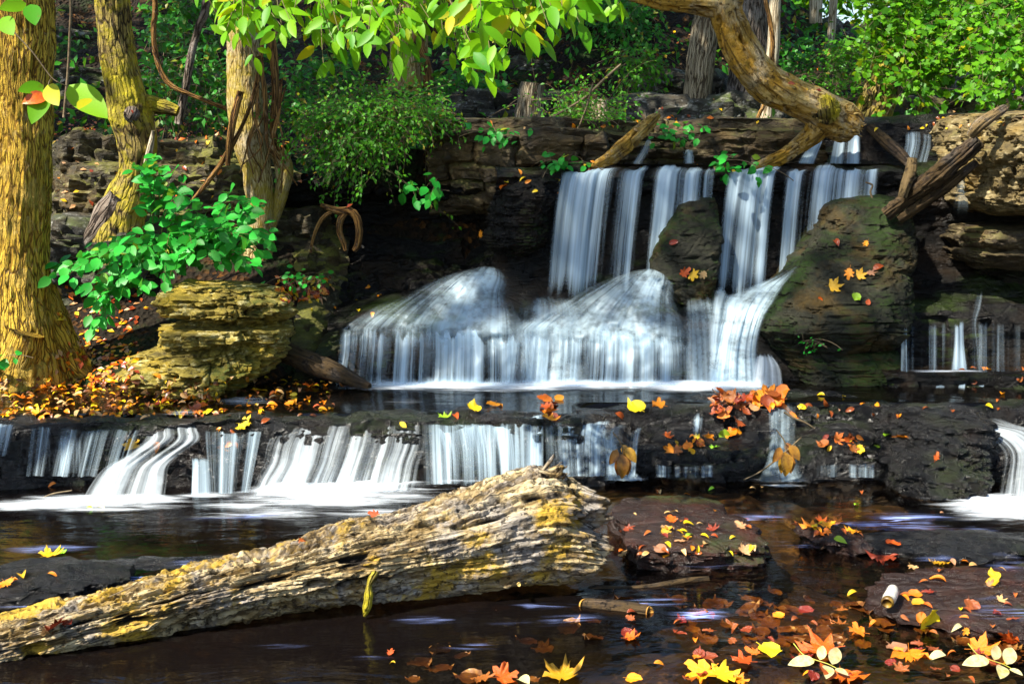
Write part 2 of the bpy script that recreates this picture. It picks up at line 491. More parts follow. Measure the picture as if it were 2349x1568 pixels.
def bark_mat(name, dark, mid, light, moss=None, moss_amt=0.0, fu=42, fv=5.0, bump=1.0, patch=None):
    t = NT(name)
    uv = t.coord('UV', (1, 1, 1)); o = t.coord('Object')
    w = t.noise(o, 9, 4, .6)
    wob = t.n('VectorMath', {0: uv, 1: (0, 0, 0)}, operation='ADD')
    comb = t.n('CombineXYZ', {'X': t.math('MULTIPLY', w, .035), 'Y': 0.0, 'Z': 0.0})
    t.link(comb.outputs[0], wob.inputs[1])
    mp = t.n('Mapping', {'Vector': wob.outputs[0], 'Scale': (fu, fv, 1)}).outputs[0]
    v = t.n('TexVoronoi', {'Vector': mp, 'Scale': 1.0, 'Randomness': .9}, feature='DISTANCE_TO_EDGE').outputs['Distance']
    fur = t.noise(mp, 1.3, 7, .65, .4)
    fine = t.noise(o, 60, 6, .7)
    ridge = t.math('MULTIPLY', t.smooth(v, .0, .16), t.ramp(fur, [(.22, .35), (.52, 1.0)]))
    a = t.ramp(t.math('MULTIPLY', ridge, t.math('ADD', .6, t.math('MULTIPLY', fine, .8))), [(.10, dark), (.34, mid), (.95, light)])
    a = t.mix(t.ramp(t.noise(o, 2.4, 5, .65), [(.42, 0.0), (.62, .55)]), a, t.mix(fine, dark, mid))
    a = t.mix(t.ramp(t.noise(o, 17, 6, .75), [(.56, 0.0), (.66, .5)]), a, t.mix(.5, light, (.36, .33, .27)))
    if patch:
        a = t.mix(t.ramp(t.noise(o, 5.5, 5, .7), [(.53, 0.0), (.62, .85)]), a, t.mix(fine, mid, patch))
    if moss:
        a = t.mix(t.math('MULTIPLY', t.ramp(t.noise(o, 4.5, 6, .7), [(.55 - .25 * moss_amt, 0.0), (.66 - .2 * moss_amt, 1.0)]), t.ramp(fine, [(.3, .35), (.6, 1.0)])), a, moss)
    h = t.math('ADD', ridge, t.math('MULTIPLY', fine, .9))
    p = t.n('BsdfPrincipled', {'Base Color': a, 'Roughness': .85, 'Specular IOR Level': .25, 'Normal': t.bump(h, bump, .012)})
    return t.done(p.outputs[0])

def leaf_mat(name, c0, c1, yel, trans=.45, rough=.45, gloss=.35):
    """tint.r: shade of green, tint.g: how far it has turned, tint.b: brown spots"""
    t = NT(name)
    at_ = t.n('Attribute', attribute_name='tint')
    s = t.n('SeparateColor', {'Color': at_.outputs['Color']})
    a = t.mix(s.outputs[0], c0, c1)
    a = t.mix(s.outputs[1], a, yel)
    sp = t.noise(t.coord('Object'), 45, 4, .6)
    a = t.mix(t.math('MULTIPLY', t.ramp(sp, [(.62, 0.0), (.72, 1.0)]), s.outputs[2]), a, (.22, .09, .01))
    p = t.n('BsdfPrincipled', {'Base Color': a, 'Roughness': rough, 'Specular IOR Level': gloss})
    tr = t.n('BsdfTranslucent', {'Color': t.mix(.25, a, yel)})
    m = t.n('MixShader', {0: trans, 1: p.outputs[0], 2: tr.outputs[0]})
    return t.done(m.outputs[0])

def fallen_mat(name, stops, rough=.35, trans=.12):
    """autumn leaf: colour differs from leaf to leaf and over each blade"""
    t = NT(name)
    oi = t.n('ObjectInfo').outputs['Random']
    o = t.coord('Object')
    a = t.ramp(t.noise(o, 28, 5, .65), [(p, c) for p, c in stops])
    h, sgn = t.math('MULTIPLY', oi, 1.0), None
    a2 = t.n('HueSaturation', {'Color': a, 'Hue': t.math('ADD', .478, t.math('MULTIPLY', oi, .044)), 'Saturation': 1.0, 'Value': t.math('ADD', .65, t.math('MULTIPLY', oi, .6))}).outputs[0]
    a2 = t.mix(t.ramp(t.noise(o, 75, 4, .7), [(.6, 0.0), (.7, .8)]), a2, (.10, .03, .006))
    p = t.n('BsdfPrincipled', {'Base Color': a2, 'Roughness': rough, 'Specular IOR Level': .5, 'Normal': t.bump(t.noise(o, 60, 4), .5, .004)})
    tr = t.n('BsdfTranslucent', {'Color': a2})
    m = t.n('MixShader', {0: trans, 1: p.outputs[0], 2: tr.outputs[0]})
    return t.done(m.outputs[0])

def fall_mat(name, col, maxa=.95, k=1.25, fu=55.0, fv=.9, contrast=(.25, .95), broken=0.0):
    """long streaks of falling water: drops drawn out by their own fall, thin between the strands"""
    t = NT(name)
    uv = t.coord('UV')
    def st(a, b, d=3):
        mp = t.n('Mapping', {'Vector': uv, 'Scale': (a, b, 1)}).outputs[0]
        return t.noise(mp, 1.0, d, .5, .1)
    s1, s2, s3 = st(fu, fv), st(fu * 3.4, fv * 1.2, 2), st(fu * .28, fv * .8, 2)
    s = t.math('ADD', t.math('MULTIPLY', s1, .42), t.math('ADD', t.math('MULTIPLY', s2, .16), t.math('MULTIPLY', s3, .65)))
    d = t.n('Attribute', attribute_name='dens').outputs['Fac']
    x = t.math('ADD', d, t.math('MULTIPLY', t.math('SUBTRACT', s, .615), k * 2.4))
    x = t.math('MULTIPLY', t.smooth(x, *contrast), t.smooth(d, 0.0, .25))
    a = t.math('MULTIPLY', x, maxa)
    if broken:                                             # rock edges breaking the flow
        br = t.noise(t.coord('Object', (9, 9, 15)), 1.0, 5, .65)
        a = t.math('MULTIPLY', a, t.ramp(br, [(.36, 1 - broken), (.56, 1.0)]))
    df = t.n('BsdfDiffuse', {'Color': (*col, 1)})
    tl = t.n('BsdfTranslucent', {'Color': (*col, 1)})
    gl = t.n('BsdfGlossy', {'Color': (.8, .9, 1, 1), 'Roughness': .45})
    w = t.n('MixShader', {0: .45, 1: df.outputs[0], 2: tl.outputs[0]})
    w = t.n('MixShader', {0: .06, 1: w.outputs[0], 2: gl.outputs[0]})
    tp = t.n('BsdfTransparent')
    m = t.n('MixShader', {0: a, 1: tp.outputs[0], 2: w.outputs[0]})
    return t.done(m.outputs[0])

def foam_mat(name, col, sx=4.0, sy=26.0, maxa=.95):
    t = NT(name)
    o = t.coord('UV')
    mp = t.n('Mapping', {'Vector': o, 'Scale': (sx, sy, 1)}).outputs[0]
    s = t.noise(mp, 1.0, 4, .6, .8)
    d = t.n('Attribute', attribute_name='dens').outputs['Fac']
    x = t.math('ADD', d, t.math('MULTIPLY', t.math('SUBTRACT', s, .52), 1.7))
    a = t.math('MULTIPLY', t.math('MULTIPLY', t.smooth(x, .15, 1.35), t.smooth(d, 0.0, .45)), maxa)
    df = t.n('BsdfDiffuse', {'Color': (*col, 1)})
    tp = t.n('BsdfTransparent')
    m = t.n('MixShader', {0: a, 1: tp.outputs[0], 2: df.outputs[0]})
    return t.done(m.outputs[0])

def streak_mat(name, col, sx, sy, maxa):
    """thin threads of sky reflection, painted as flat colour"""
    t = NT(name)
    mp = t.n('Mapping', {'Vector': t.coord('UV'), 'Scale': (sx, sy, 1)}).outputs[0]
    s = t.noise(mp, 1.0, 3, .5, 1.4)
    r = t.math('SUBTRACT', 1.0, t.math('MULTIPLY', t.math('ABSOLUTE', t.math('SUBTRACT', s, .5)), 11.0), clamp=True)
    s2 = t.noise(t.coord('UV', (sx * 2, sy * .5, 1)), 1.0, 3, .5)
    d = t.n('Attribute', attribute_name='dens').outputs['Fac']
    a = t.math('MULTIPLY', t.math('MULTIPLY', t.math('POWER', r, 1.6), t.smooth(s2, .42, .68)), t.math('MULTIPLY', d, maxa * 1.6), clamp=True)
    df = t.n('BsdfDiffuse', {'Color': (*col, 1)})
    m = t.n('MixShader', {0: a, 1: t.n('BsdfTransparent').outputs[0], 2: df.outputs[0]})
    return t.done(m.outputs[0])

def water_mat(name, tint, rough=.06, sx=3.0, sy=9.0, bump=.14, murk=.35, murkcol=(.012, .010, .009), ior=1.33):
    """dark clear stream: the bed shows through, the surface mirrors the bank in drawn-out ripples"""
    t = NT(name)
    o = t.coord('Object', (sx, sy, 1))
    o2 = t.coord('Object', (sx * 3, sy * 2.2, 1))
    h = t.math('ADD', t.noise(o, 1.0, 4, .55, .7), t.math('MULTIPLY', t.noise(o2, 1.0, 3, .5, .5), .35))
    nrm = t.bump(h, bump, .05)
    gl = t.n('BsdfGlossy', {'Color': (1, 1, 1, 1), 'Roughness': rough, 'Normal': nrm})
    tp = t.n('BsdfTransparent', {'Color': (*tint, 1)})
    df = t.n('BsdfDiffuse', {'Color': (*murkcol, 1)})
    mk_ = t.math('ADD', murk, t.n('Attribute', attribute_name='depth').outputs['Fac'], clamp=True)
    body = t.n('MixShader', {0: mk_, 1: tp.outputs[0], 2: df.outputs[0]})
    fr = t.n('Fresnel', {'IOR': ior, 'Normal': nrm})
    m = t.n('MixShader', {0: fr.outputs[0], 1: body.outputs[0], 2: gl.outputs[0]})
    return t.done(m.outputs[0])

def log_mat(name, dark, mid, light, grey, fu=30, fv=3.2, yel=(.5, .3, .03), moss=(.09, .16, .01)):
    t = NT(name)
    uv = t.coord('UV'); o = t.coord('Object')
    mp = t.n('Mapping', {'Vector': uv, 'Scale': (fu, fv, 1)}).outputs[0]
    f1 = t.noise(mp, 1.0, 8, .65, 1.0)
    f2 = t.noise(mp, 3.1, 6, .7, .6)
    fine = t.noise(o, 70, 6, .7)
    blot = t.noise(o, 7, 6, .7)
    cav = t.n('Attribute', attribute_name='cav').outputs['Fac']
    x = t.math('ADD', t.math('MULTIPLY', f1, .6), t.math('MULTIPLY', f2, .4))
    a = t.ramp(x, [(.36, dark), (.47, mid), (.60, light)])
    a = t.mix(t.ramp(blot, [(.46, 0.0), (.60, .85)]), a, t.mix(t.ramp(f2, [(.40, 0.0), (.6, 1.0)]), tuple(.25 * g for g in grey), grey))
    vv = t.n('SeparateXYZ', {'Vector': uv}).outputs['Y']
    ym = t.math('ADD', t.noise(o, 4.1, 5, .7), t.math('MULTIPLY', t.smooth(vv, 1.5, .2), .13))
    a = t.mix(t.ramp(ym, [(.555, 0.0), (.64, .9)]), a, t.mix(f2, tuple(.4 * g for g in yel), yel))
    a = t.mix(t.ramp(t.noise(o, 5.3, 6, .75), [(.64, 0.0), (.72, .7)]), a, moss)
    mp2 = t.n('Mapping', {'Vector': uv, 'Scale': (fu * 3.2, fv * 1.4, 1), 'Location': (3, 1, 0)}).outputs[0]
    ck = t.noise(mp2, 1.0, 5, .6, .8)
    crk = t.ramp(ck, [(.34, 1.0), (.43, 0.0)])                      # drying cracks along the grain
    pit = t.ramp(t.noise(o, 34, 5, .7), [(.36, 1.0), (.44, 0.0)])  # rot holes
    a = t.mix(t.math('MULTIPLY', t.math('MAXIMUM', crk, pit), .85), a, dark)
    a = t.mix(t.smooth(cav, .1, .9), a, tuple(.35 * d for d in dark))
    h = t.math('ADD', x, t.math('MULTIPLY', fine, .45))
    h = t.math('SUBTRACT', h, t.math('MULTIPLY', t.math('MAXIMUM', crk, pit), .5))
    p = t.n('BsdfPrincipled', {'Base Color': a, 'Roughness': .8, 'Specular IOR Level': .3, 'Normal': t.bump(h, .9, .02)})
    return t.done(p.outputs[0])

def soil_mat(name):
    t = NT(name)
    o = t.coord('Object')
    v = t.n('TexVoronoi', {'Vector': o, 'Scale': 30.0, 'Randomness': 1.0}, feature='F1')
    cell = t.n('SeparateColor', {'Color': v.outputs['Color']}).outputs[0]
    lit = t.ramp(cell, [(0, (.008, .005, .003)), (.5, (.022, .012, .005)), (.8, (.05, .022, .006)), (.97, (.15, .06, .01))])
    a = t.mix(t.ramp(t.noise(o, 2.6, 6, .65), [(.40, 0.0), (.58, 1.0)]), lit, t.mix(t.noise(o, 22, 6), (.005, .004, .003), (.022, .015, .006)))
    a = t.mix(t.ramp(t.noise(o, 1.9, 6, .7), [(.52, 0.0), (.62, .8)]), a, (.02, .05, .008))
    h = t.math('ADD', t.noise(o, 26, 8, .7), t.smooth(v.outputs['Distance'], 0, .7))
    p = t.n('BsdfPrincipled', {'Base Color': a, 'Roughness': .8, 'Specular IOR Level': .2, 'Normal': t.bump(h, 1.0, .03)})
    return t.done(p.outputs[0])

def plain_mat(name, c, rough=.6, c2=None, scale=20, bump=.3, spec=.4, trans=0):
    t = NT(name); o = t.coord('Object')
    f = t.noise(o, scale, 6, .65)
    a = t.mix(t.ramp(f, [(.35, 0.0), (.65, 1.0)]), c, c2 or tuple(.5 * v for v in c))
    p = t.n('BsdfPrincipled', {'Base Color': a, 'Roughness': rough, 'Specular IOR Level': spec, 'Normal': t.bump(f, bump, .01)})
    return t.done(p.outputs[0])

M = dict(
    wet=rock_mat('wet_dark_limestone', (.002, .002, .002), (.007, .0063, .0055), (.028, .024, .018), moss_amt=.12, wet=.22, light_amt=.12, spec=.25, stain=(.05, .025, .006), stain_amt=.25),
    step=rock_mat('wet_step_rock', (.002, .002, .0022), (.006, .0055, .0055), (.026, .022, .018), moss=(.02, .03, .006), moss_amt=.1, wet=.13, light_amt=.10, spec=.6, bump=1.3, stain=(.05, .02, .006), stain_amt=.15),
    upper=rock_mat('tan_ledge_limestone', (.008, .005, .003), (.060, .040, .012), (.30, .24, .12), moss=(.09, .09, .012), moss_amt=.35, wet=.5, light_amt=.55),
    outcrop=rock_mat('grey_outcrop_limestone', (.005, .0045, .0035), (.055, .05, .036), (.50, .50, .45), moss=(.07, .10, .012), moss_amt=.35, wet=.6, light_amt=.7, stain_amt=.2),
    mossy=rock_mat('mossy_bank_limestone', (.005, .004, .002), (.05, .036, .010), (.46, .42, .24), moss=(.15, .15, .012), moss_amt=.45, wet=.55, light_amt=.5),
    boulder=rock_mat('yellow_boulder_limestone', (.030, .022, .004), (.36, .27, .030), (.80, .70, .32), moss=(.06, .10, .006), moss_amt=.2, wet=.5, light_amt=.9, stain=(.46, .31, .010), stain_amt=.8, bump=1.0),
    slab=rock_mat('green_grey_slab', (.006, .006, .004), (.026, .026, .016), (.07, .07, .045), spec=.2, moss=(.020, .044, .005), moss_amt=.42, wet=.4, light_amt=.25, stretch=1.6),
    cliff=rock_mat('pale_tan_cliff', (.030, .020, .008), (.20, .145, .05), (.50, .41, .22), moss=(.12, .12, .015), moss_amt=.15, wet=.55, light_amt=.8, stain=(.28, .17, .025), stain_amt=.5),
    redslab=rock_mat('red_brown_slab', (.012, .006, .005), (.024, .010, .006), (.07, .03, .016), moss_amt=.05, wet=.14, light_amt=.2, spec=.45, stain=(.08, .016, .006), stain_amt=.5),
    bed=rock_mat('stream_bed_rock', (.005, .003, .002), (.045, .024, .010), (.36, .24, .09), moss=(.07, .065, .010), moss_amt=.15, wet=.5, light_amt=.6, stretch=1.0, stain=(.035, .014, .006), stain_amt=.5),
    soil=soil_mat('leaf_covered_soil'),
    bark_ochre=bark_mat('ochre_furrowed_bark', (.10, .05, .005), (.42, .24, .016), (.66, .44, .05), fu=78, fv=9, patch=(.50, .38, .10)),
    bark_moss=bark_mat('mossy_dark_bark', (.018, .012, .004), (.13, .085, .020), (.34, .26, .07), moss=(.48, .40, .015), moss_amt=.38, fu=44, fv=9, bump=.9),
    bark_tan=bark_mat('tan_smooth_bark', (.11, .062, .015), (.28, .19, .055), (.50, .40, .20), moss=(.36, .27, .03), moss_amt=.35, fu=80, fv=11, bump=.55, patch=(.62, .56, .42)),
    bark_grey=bark_mat('grey_ridged_bark', (.045, .032, .018), (.19, .145, .085), (.36, .30, .20), fu=70, fv=5, bump=.8),
    bark_dark=bark_mat('dark_flaky_bark', (.020, .013, .009), (.10, .07, .048), (.24, .19, .15), fu=40, fv=6, patch=(.46, .42, .38)),
    bark_pale=bark_mat('pale_slender_bark', (.12, .085, .045), (.36, .29, .18), (.56, .49, .36), fu=60, fv=3, bump=.4),
    vine=bark_mat('brown_vine_bark', (.03, .014, .004), (.17, .075, .016), (.30, .16, .04), fu=60, fv=5, bump=.7),
    twig=plain_mat('grey_brown_twig', (.20, .15, .08), .7, (.09, .06, .03), 40),
    twig_green=plain_mat('green_brown_twig', (.12, .12, .03), .6, (.10, .06, .02), 40),
    drift=log_mat('tan_driftwood', (.10, .048, .006), (.42, .24, .035), (.74, .52, .18), (.70, .55, .32), fu=11, fv=2.6, yel=(.56, .30, .02), moss=(.16, .08, .012)),
    log=log_mat('rotten_log_wood', (.022, .013, .006), (.20, .13, .045), (.66, .53, .30), (.42, .38, .34), fu=30, fv=3.0, yel=(.72, .45, .04)),
    greywood=log_mat('weathered_grey_wood', (.02, .014, .009), (.14, .105, .07), (.36, .30, .22), (.30, .27, .24), fu=40, fv=4, yel=(.26, .17, .06)),
    darkwood=log_mat('wet_dark_wood', (.008, .005, .003), (.035, .022, .012), (.11, .075, .045), (.09, .075, .06), fu=40, fv=4, yel=(.10, .06, .02), moss=(.05, .05, .02)),
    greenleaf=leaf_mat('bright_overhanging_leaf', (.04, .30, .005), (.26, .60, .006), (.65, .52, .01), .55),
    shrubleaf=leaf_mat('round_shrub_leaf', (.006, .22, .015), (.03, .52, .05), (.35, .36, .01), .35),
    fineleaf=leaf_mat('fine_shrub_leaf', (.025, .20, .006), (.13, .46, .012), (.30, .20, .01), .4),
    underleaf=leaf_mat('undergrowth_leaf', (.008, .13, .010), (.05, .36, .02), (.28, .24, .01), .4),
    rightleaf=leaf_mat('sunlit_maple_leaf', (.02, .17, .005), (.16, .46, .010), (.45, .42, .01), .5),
    fall=fall_mat('falling_water', (.66, .86, 1.0), k=1.25, fu=46, fv=.5, contrast=(.10, 1.2)),
    veil=fall_mat('spreading_water_veil', (.68, .88, 1.0), maxa=.90, k=.60, fu=52, fv=.8, contrast=(.0, 1.25), broken=.6),
    rush=fall_mat('rushing_white_water', (.84, .94, 1.0), maxa=.9, k=1.25, fu=48, fv=1.0, contrast=(.08, 1.25), broken=.25),
    foam=foam_mat('drifting_foam', (.85, .92, 1.0)),
    streak=streak_mat('painted_sky_streaks', (.34, .44, .90), 1.6, 15, .8),  # sky mirrored in the ripples, painted in blue
    pool=water_mat('stream_water', (.74, .60, .44), murk=.08, bump=.10, ior=1.22, murkcol=(.004, .003, .003)),
    shelfw=water_mat('shelf_water', (.45, .36, .26), rough=.10, bump=.10, murk=.45, murkcol=(.004, .0035, .003), sx=2.5, sy=7),
    f_yellow=fallen_mat('yellow_fallen_leaf', [(.3, (.70, .34, .005)), (.5, (.80, .52, .01)), (.7, (.62, .42, .02))]),
    f_orange=fallen_mat('orange_fallen_leaf', [(.3, (.60, .10, .006)), (.5, (.78, .20, .008)), (.72, (.75, .36, .01))]),
    f_red=fallen_mat('red_brown_fallen_leaf', [(.3, (.14, .018, .008)), (.5, (.28, .05, .014)), (.7, (.40, .12, .03))], rough=.22),
    f_green=fallen_mat('green_fallen_leaf', [(.3, (.10, .40, .01)), (.5, (.28, .58, .02)), (.7, (.60, .60, .03))]),
    f_tan=fallen_mat('tan_fallen_leaf', [(.3, (.38, .18, .05)), (.5, (.55, .30, .12)), (.7, (.66, .45, .24))]),
    f_brown=fallen_mat('ochre_brown_hanging_leaf', [(.3, (.10, .035, .006)), (.5, (.30, .13, .012)), (.7, (.45, .22, .02))], rough=.3, trans=.25),
    f_sunk=fallen_mat('sunken_brown_leaf', [(.3, (.05, .012, .006)), (.5, (.13, .035, .010)), (.7, (.26, .10, .02))], rough=.4, trans=0),
    f_pale=fallen_mat('cream_fallen_leaf', [(.3, (.40, .32, .09)), (.5, (.56, .50, .27)), (.7, (.48, .38, .08))]),
)
# ------------------------------------------------------------------ camera, sky, sun
cam = bpy.data.cameras.new('camera'); co = bpy.data.objects.new('camera', cam); COL.objects.link(co)
co.location = (0, 0, CAMZ); co.rotation_euler = (math.radians(90) - PITCH, 0, 0)
cam.sensor_fit = 'HORIZONTAL'; cam.angle = 2 * math.atan(1174 / FPX); cam.clip_start = .05; cam.clip_end = 500
SC.camera = co

SUN_DIR = unit(np.array([-.52, -.37, .77]))                # towards the sun: over the viewer's shoulder
elev = math.asin(SUN_DIR[2]); azim = math.atan2(SUN_DIR[0], SUN_DIR[1])
w = bpy.data.worlds.new('World'); SC.world = w; w.use_nodes = True
wt = w.node_tree; bg = wt.nodes['Background']
sky = wt.nodes.new('ShaderNodeTexSky'); sky.sky_type = 'NISHITA'; sky.sun_disc = False
sky.sun_elevation = elev; sky.sun_rotation = azim
wt.links.new(sky.outputs[0], bg.inputs[0]); bg.inputs[1].default_value = .085
sl = bpy.data.lights.new('sun', 'SUN'); sl.energy = 4.6; sl.angle = math.radians(.5); sl.color = (1, .93, .80)
so = bpy.data.objects.new('sun', sl); COL.objects.link(so)
from mathutils import Vector
so.rotation_euler = Vector([-float(v) for v in SUN_DIR]).to_track_quat('-Z', 'Y').to_euler()
SC.view_settings.view_transform = 'Standard'; SC.view_settings.look = 'None'
SC.view_settings.exposure = 1.4; SC.view_settings.gamma = 1
SC.cycles.max_bounces = 8; SC.cycles.transparent_max_bounces = 24; SC.cycles.caustics_reflective = False; SC.cycles.caustics_refractive = False
SC.cycles.diffuse_bounces = 3; SC.cycles.glossy_bounces = 3; SC.cycles.transmission_bounces = 4
SC.cycles.sample_clamp_indirect = 4

# ------------------------------------------------------------------ the setting
def heightfield(name, x0, x1, y0, y1, step, fn, mat, kind='structure', depth=None):
    xs = np.arange(x0, x1, step); ys = np.arange(y0, y1, step)
    X, Y = np.meshgrid(xs, ys, indexing='ij')
    V = np.stack([X, Y, fn(X, Y)], -1).reshape(-1, 3)
    at_ = {'depth': depth(X, Y).ravel()} if depth else None
    return prop(mk(name, V, gridF(len(xs), len(ys)), mat, attrs=at_), kind=kind)

def hill_z(X, Y):
    yl = [5.9, 6.25, 6.6, 7.0, 7.4, 7.8, 8.5, 9.5, 11, 14, 24, 40]
    zl = [.1, .27, .40, .62, .92, 1.12, 1.5, 1.9, 2.7, 4.8, 10, 16]
    ym = [5.9, 7.5, 7.75, 8.5, 9.2, 9.8, 11, 14, 24, 40]
    zm = [.05, .10, 1.5, 1.53, 1.6, 1.85, 2.7, 4.4, 9, 14]
    yr = [5.9, 7.5, 7.75, 9, 10, 12, 14, 24, 40]
    zr = [.05, .10, 1.5, 1.58, 1.85, 2.4, 2.75, 3.6, 4.0]
    a, b, c = np.interp(Y, yl, zl), np.interp(Y, ym, zm), np.interp(Y, yr, zr)
    wl = sstep(-1.05, -1.35, X); wr = sstep(1.6, 3.6, X)
    # the left bank reaches as far as the cave on low ground, and behind it joins the middle
    wl = wl * (1 - sstep(7.9, 8.6, Y)) + sstep(0, -1.5, X) * sstep(7.9, 8.6, Y)
    z = a * wl + (1 - wl) * (b * (1 - wr) + c * wr)
    r = .05 * fbm(X * 1.5, Y * 1.5, 0 * X, 5, 4) + .035 * fbm(X * 6, Y * 6, 0 * X, 6, 4)
    far = sstep(9, 12, Y)
    return z + r * (1 + 3 * far)

heightfield('hillside_terrain', -5.5, 7, 5.9, 16, .05, hill_z, M['soil'])
heightfield('far_hill_terrain', -30, 30, 15.9, 60, .5, lambda X, Y: hill_z(X, Y) - .02, M['soil'])

def bed_z(X, Y):
    z = -.13 + .05 * fbm(X * 1.3, Y * 1.3, 0 * X, 31, 4)
    t = (fbm(X * .9 + .3 * Y, Y * 1.4, 0 * X, 35, 3) * 4)
    z = z + .035 * (np.floor(t) + sstep(.35, .65, t - np.floor(t)))
    z = z + .018 * fbm(X * 9, Y * 9, 0 * X, 33, 4) + .03 * np.abs(fbm(X * 3, Y * 5, 0 * X, 39, 4))
    z = z + .085 * sstep(3.75, 3.15, Y) * sstep(-.3, .9, X) + .05 * sstep(1.2, 2.0, X) * sstep(5, 4, Y)
    z = z - .26 * np.exp(-(((X + .55) / 1.0) ** 2 + ((Y - 3.72 - .25 * (X + .5)) / .36) ** 2)) - .07 * sstep(.1, -.9, X)
    return np.minimum(z, -.012)
heightfield('stream_bed', -5, 5, .3, 6.3, .03, bed_z, M['bed'])
heightfield('ground', -60, 60, -40, 62, 2.0, lambda X, Y: -1.2 + 0 * X, M['soil'])

def water_plane(name, x0, x1, y0, y1, z, mat, step=.1, fn=None, depth=None):
    return heightfield(name, x0, x1, y0, y1, step, fn or (lambda X, Y: z + .004 * fbm(X * 4, Y * 4, 0 * X, 61, 2)), mat, depth=depth)
# the deeper it is, the less of the bed comes through
water_plane('stream_water', -5, 5, .3, 5.75, 0.0, M['pool'], .05, depth=lambda X, Y: np.clip((-bed_z(X, Y) - .10) / .22, 0, .80))
water_plane('shelf_water', -4.5, 4.5, 5.46, 6.62, .268, M['shelfw'], .03,
            fn=lambda X, Y: .268 + .004 * fbm(X * 4, Y * 4, 0 * X, 61, 2) - .30 * sstep(.30, .50, X) * sstep(5.76, 5.68, Y) - .03 * sstep(.06, .0, Y - 5.46 - .03 * fbm(X * 5, 0 * X, 0 * X, 62, 3)))
water_plane('lip_water', .05, 2.3, 6.98, 7.5, 1.405, M['shelfw'], .05)

# rock steps of the falls (left to right sections of each ledge)
Lp = [(5.05, -.25), (5.17, -.05), (5.24, .05), (5.29, .14), (5.32, .22), (5.37, .262), (5.47, .270), (5.6, .25), (6.7, .24)]
Rp = [(5.20, -.25), (5.30, -.04), (5.34, .08), (5.38, .13), (5.55, .145), (5.62, .22), (5.68, .265), (5.8, .262), (6.7, .25)]
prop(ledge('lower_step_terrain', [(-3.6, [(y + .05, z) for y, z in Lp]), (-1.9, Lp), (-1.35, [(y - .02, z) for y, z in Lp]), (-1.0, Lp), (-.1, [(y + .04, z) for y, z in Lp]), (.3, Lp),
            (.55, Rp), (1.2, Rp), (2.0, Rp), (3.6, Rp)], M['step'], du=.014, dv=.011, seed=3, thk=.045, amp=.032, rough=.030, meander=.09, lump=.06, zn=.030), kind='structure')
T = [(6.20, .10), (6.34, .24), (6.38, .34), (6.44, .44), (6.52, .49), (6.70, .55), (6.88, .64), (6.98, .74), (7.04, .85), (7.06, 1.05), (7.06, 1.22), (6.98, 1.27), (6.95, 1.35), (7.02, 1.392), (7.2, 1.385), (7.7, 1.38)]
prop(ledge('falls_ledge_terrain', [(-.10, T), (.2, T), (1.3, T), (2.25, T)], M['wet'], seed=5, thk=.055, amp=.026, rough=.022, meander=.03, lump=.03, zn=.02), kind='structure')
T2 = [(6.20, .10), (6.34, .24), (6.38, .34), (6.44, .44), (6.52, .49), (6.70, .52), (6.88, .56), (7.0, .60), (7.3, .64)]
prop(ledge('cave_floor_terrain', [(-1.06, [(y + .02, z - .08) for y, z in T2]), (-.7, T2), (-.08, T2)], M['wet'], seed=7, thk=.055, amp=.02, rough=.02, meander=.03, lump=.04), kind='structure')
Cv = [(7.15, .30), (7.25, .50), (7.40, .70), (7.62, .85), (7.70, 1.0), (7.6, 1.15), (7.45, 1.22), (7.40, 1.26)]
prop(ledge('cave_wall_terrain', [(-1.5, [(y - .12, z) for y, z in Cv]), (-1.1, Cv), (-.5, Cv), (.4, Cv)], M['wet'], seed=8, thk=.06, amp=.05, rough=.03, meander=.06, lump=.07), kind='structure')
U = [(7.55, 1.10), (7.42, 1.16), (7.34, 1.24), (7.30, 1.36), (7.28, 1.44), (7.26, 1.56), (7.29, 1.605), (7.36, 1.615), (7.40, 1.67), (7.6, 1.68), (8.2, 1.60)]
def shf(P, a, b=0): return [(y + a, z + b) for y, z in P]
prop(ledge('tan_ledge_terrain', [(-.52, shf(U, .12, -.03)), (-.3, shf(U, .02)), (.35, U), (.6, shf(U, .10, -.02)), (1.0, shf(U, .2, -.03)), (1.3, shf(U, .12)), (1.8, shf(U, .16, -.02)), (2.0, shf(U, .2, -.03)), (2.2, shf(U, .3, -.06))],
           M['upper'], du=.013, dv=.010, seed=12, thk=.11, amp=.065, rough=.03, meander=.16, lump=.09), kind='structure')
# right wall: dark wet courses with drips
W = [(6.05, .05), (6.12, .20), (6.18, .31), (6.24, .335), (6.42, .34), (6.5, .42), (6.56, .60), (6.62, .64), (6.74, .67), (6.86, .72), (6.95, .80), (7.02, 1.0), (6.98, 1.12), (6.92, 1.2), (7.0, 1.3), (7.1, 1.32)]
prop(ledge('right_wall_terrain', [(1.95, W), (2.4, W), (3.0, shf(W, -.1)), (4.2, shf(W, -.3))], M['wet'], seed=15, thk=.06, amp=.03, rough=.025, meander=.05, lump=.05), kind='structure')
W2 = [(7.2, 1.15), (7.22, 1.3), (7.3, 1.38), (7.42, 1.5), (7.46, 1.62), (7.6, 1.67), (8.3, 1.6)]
prop(ledge('back_right_wall_terrain', [(1.9, W2), (2.4, shf(W2, 0, .02)), (3.2, shf(W2, -.2, .06)), (4.5, shf(W2, -.4, .1))], M['wet'], seed=16, thk=.07, amp=.03, rough=.03, meander=.06, lump=.06), kind='structure')
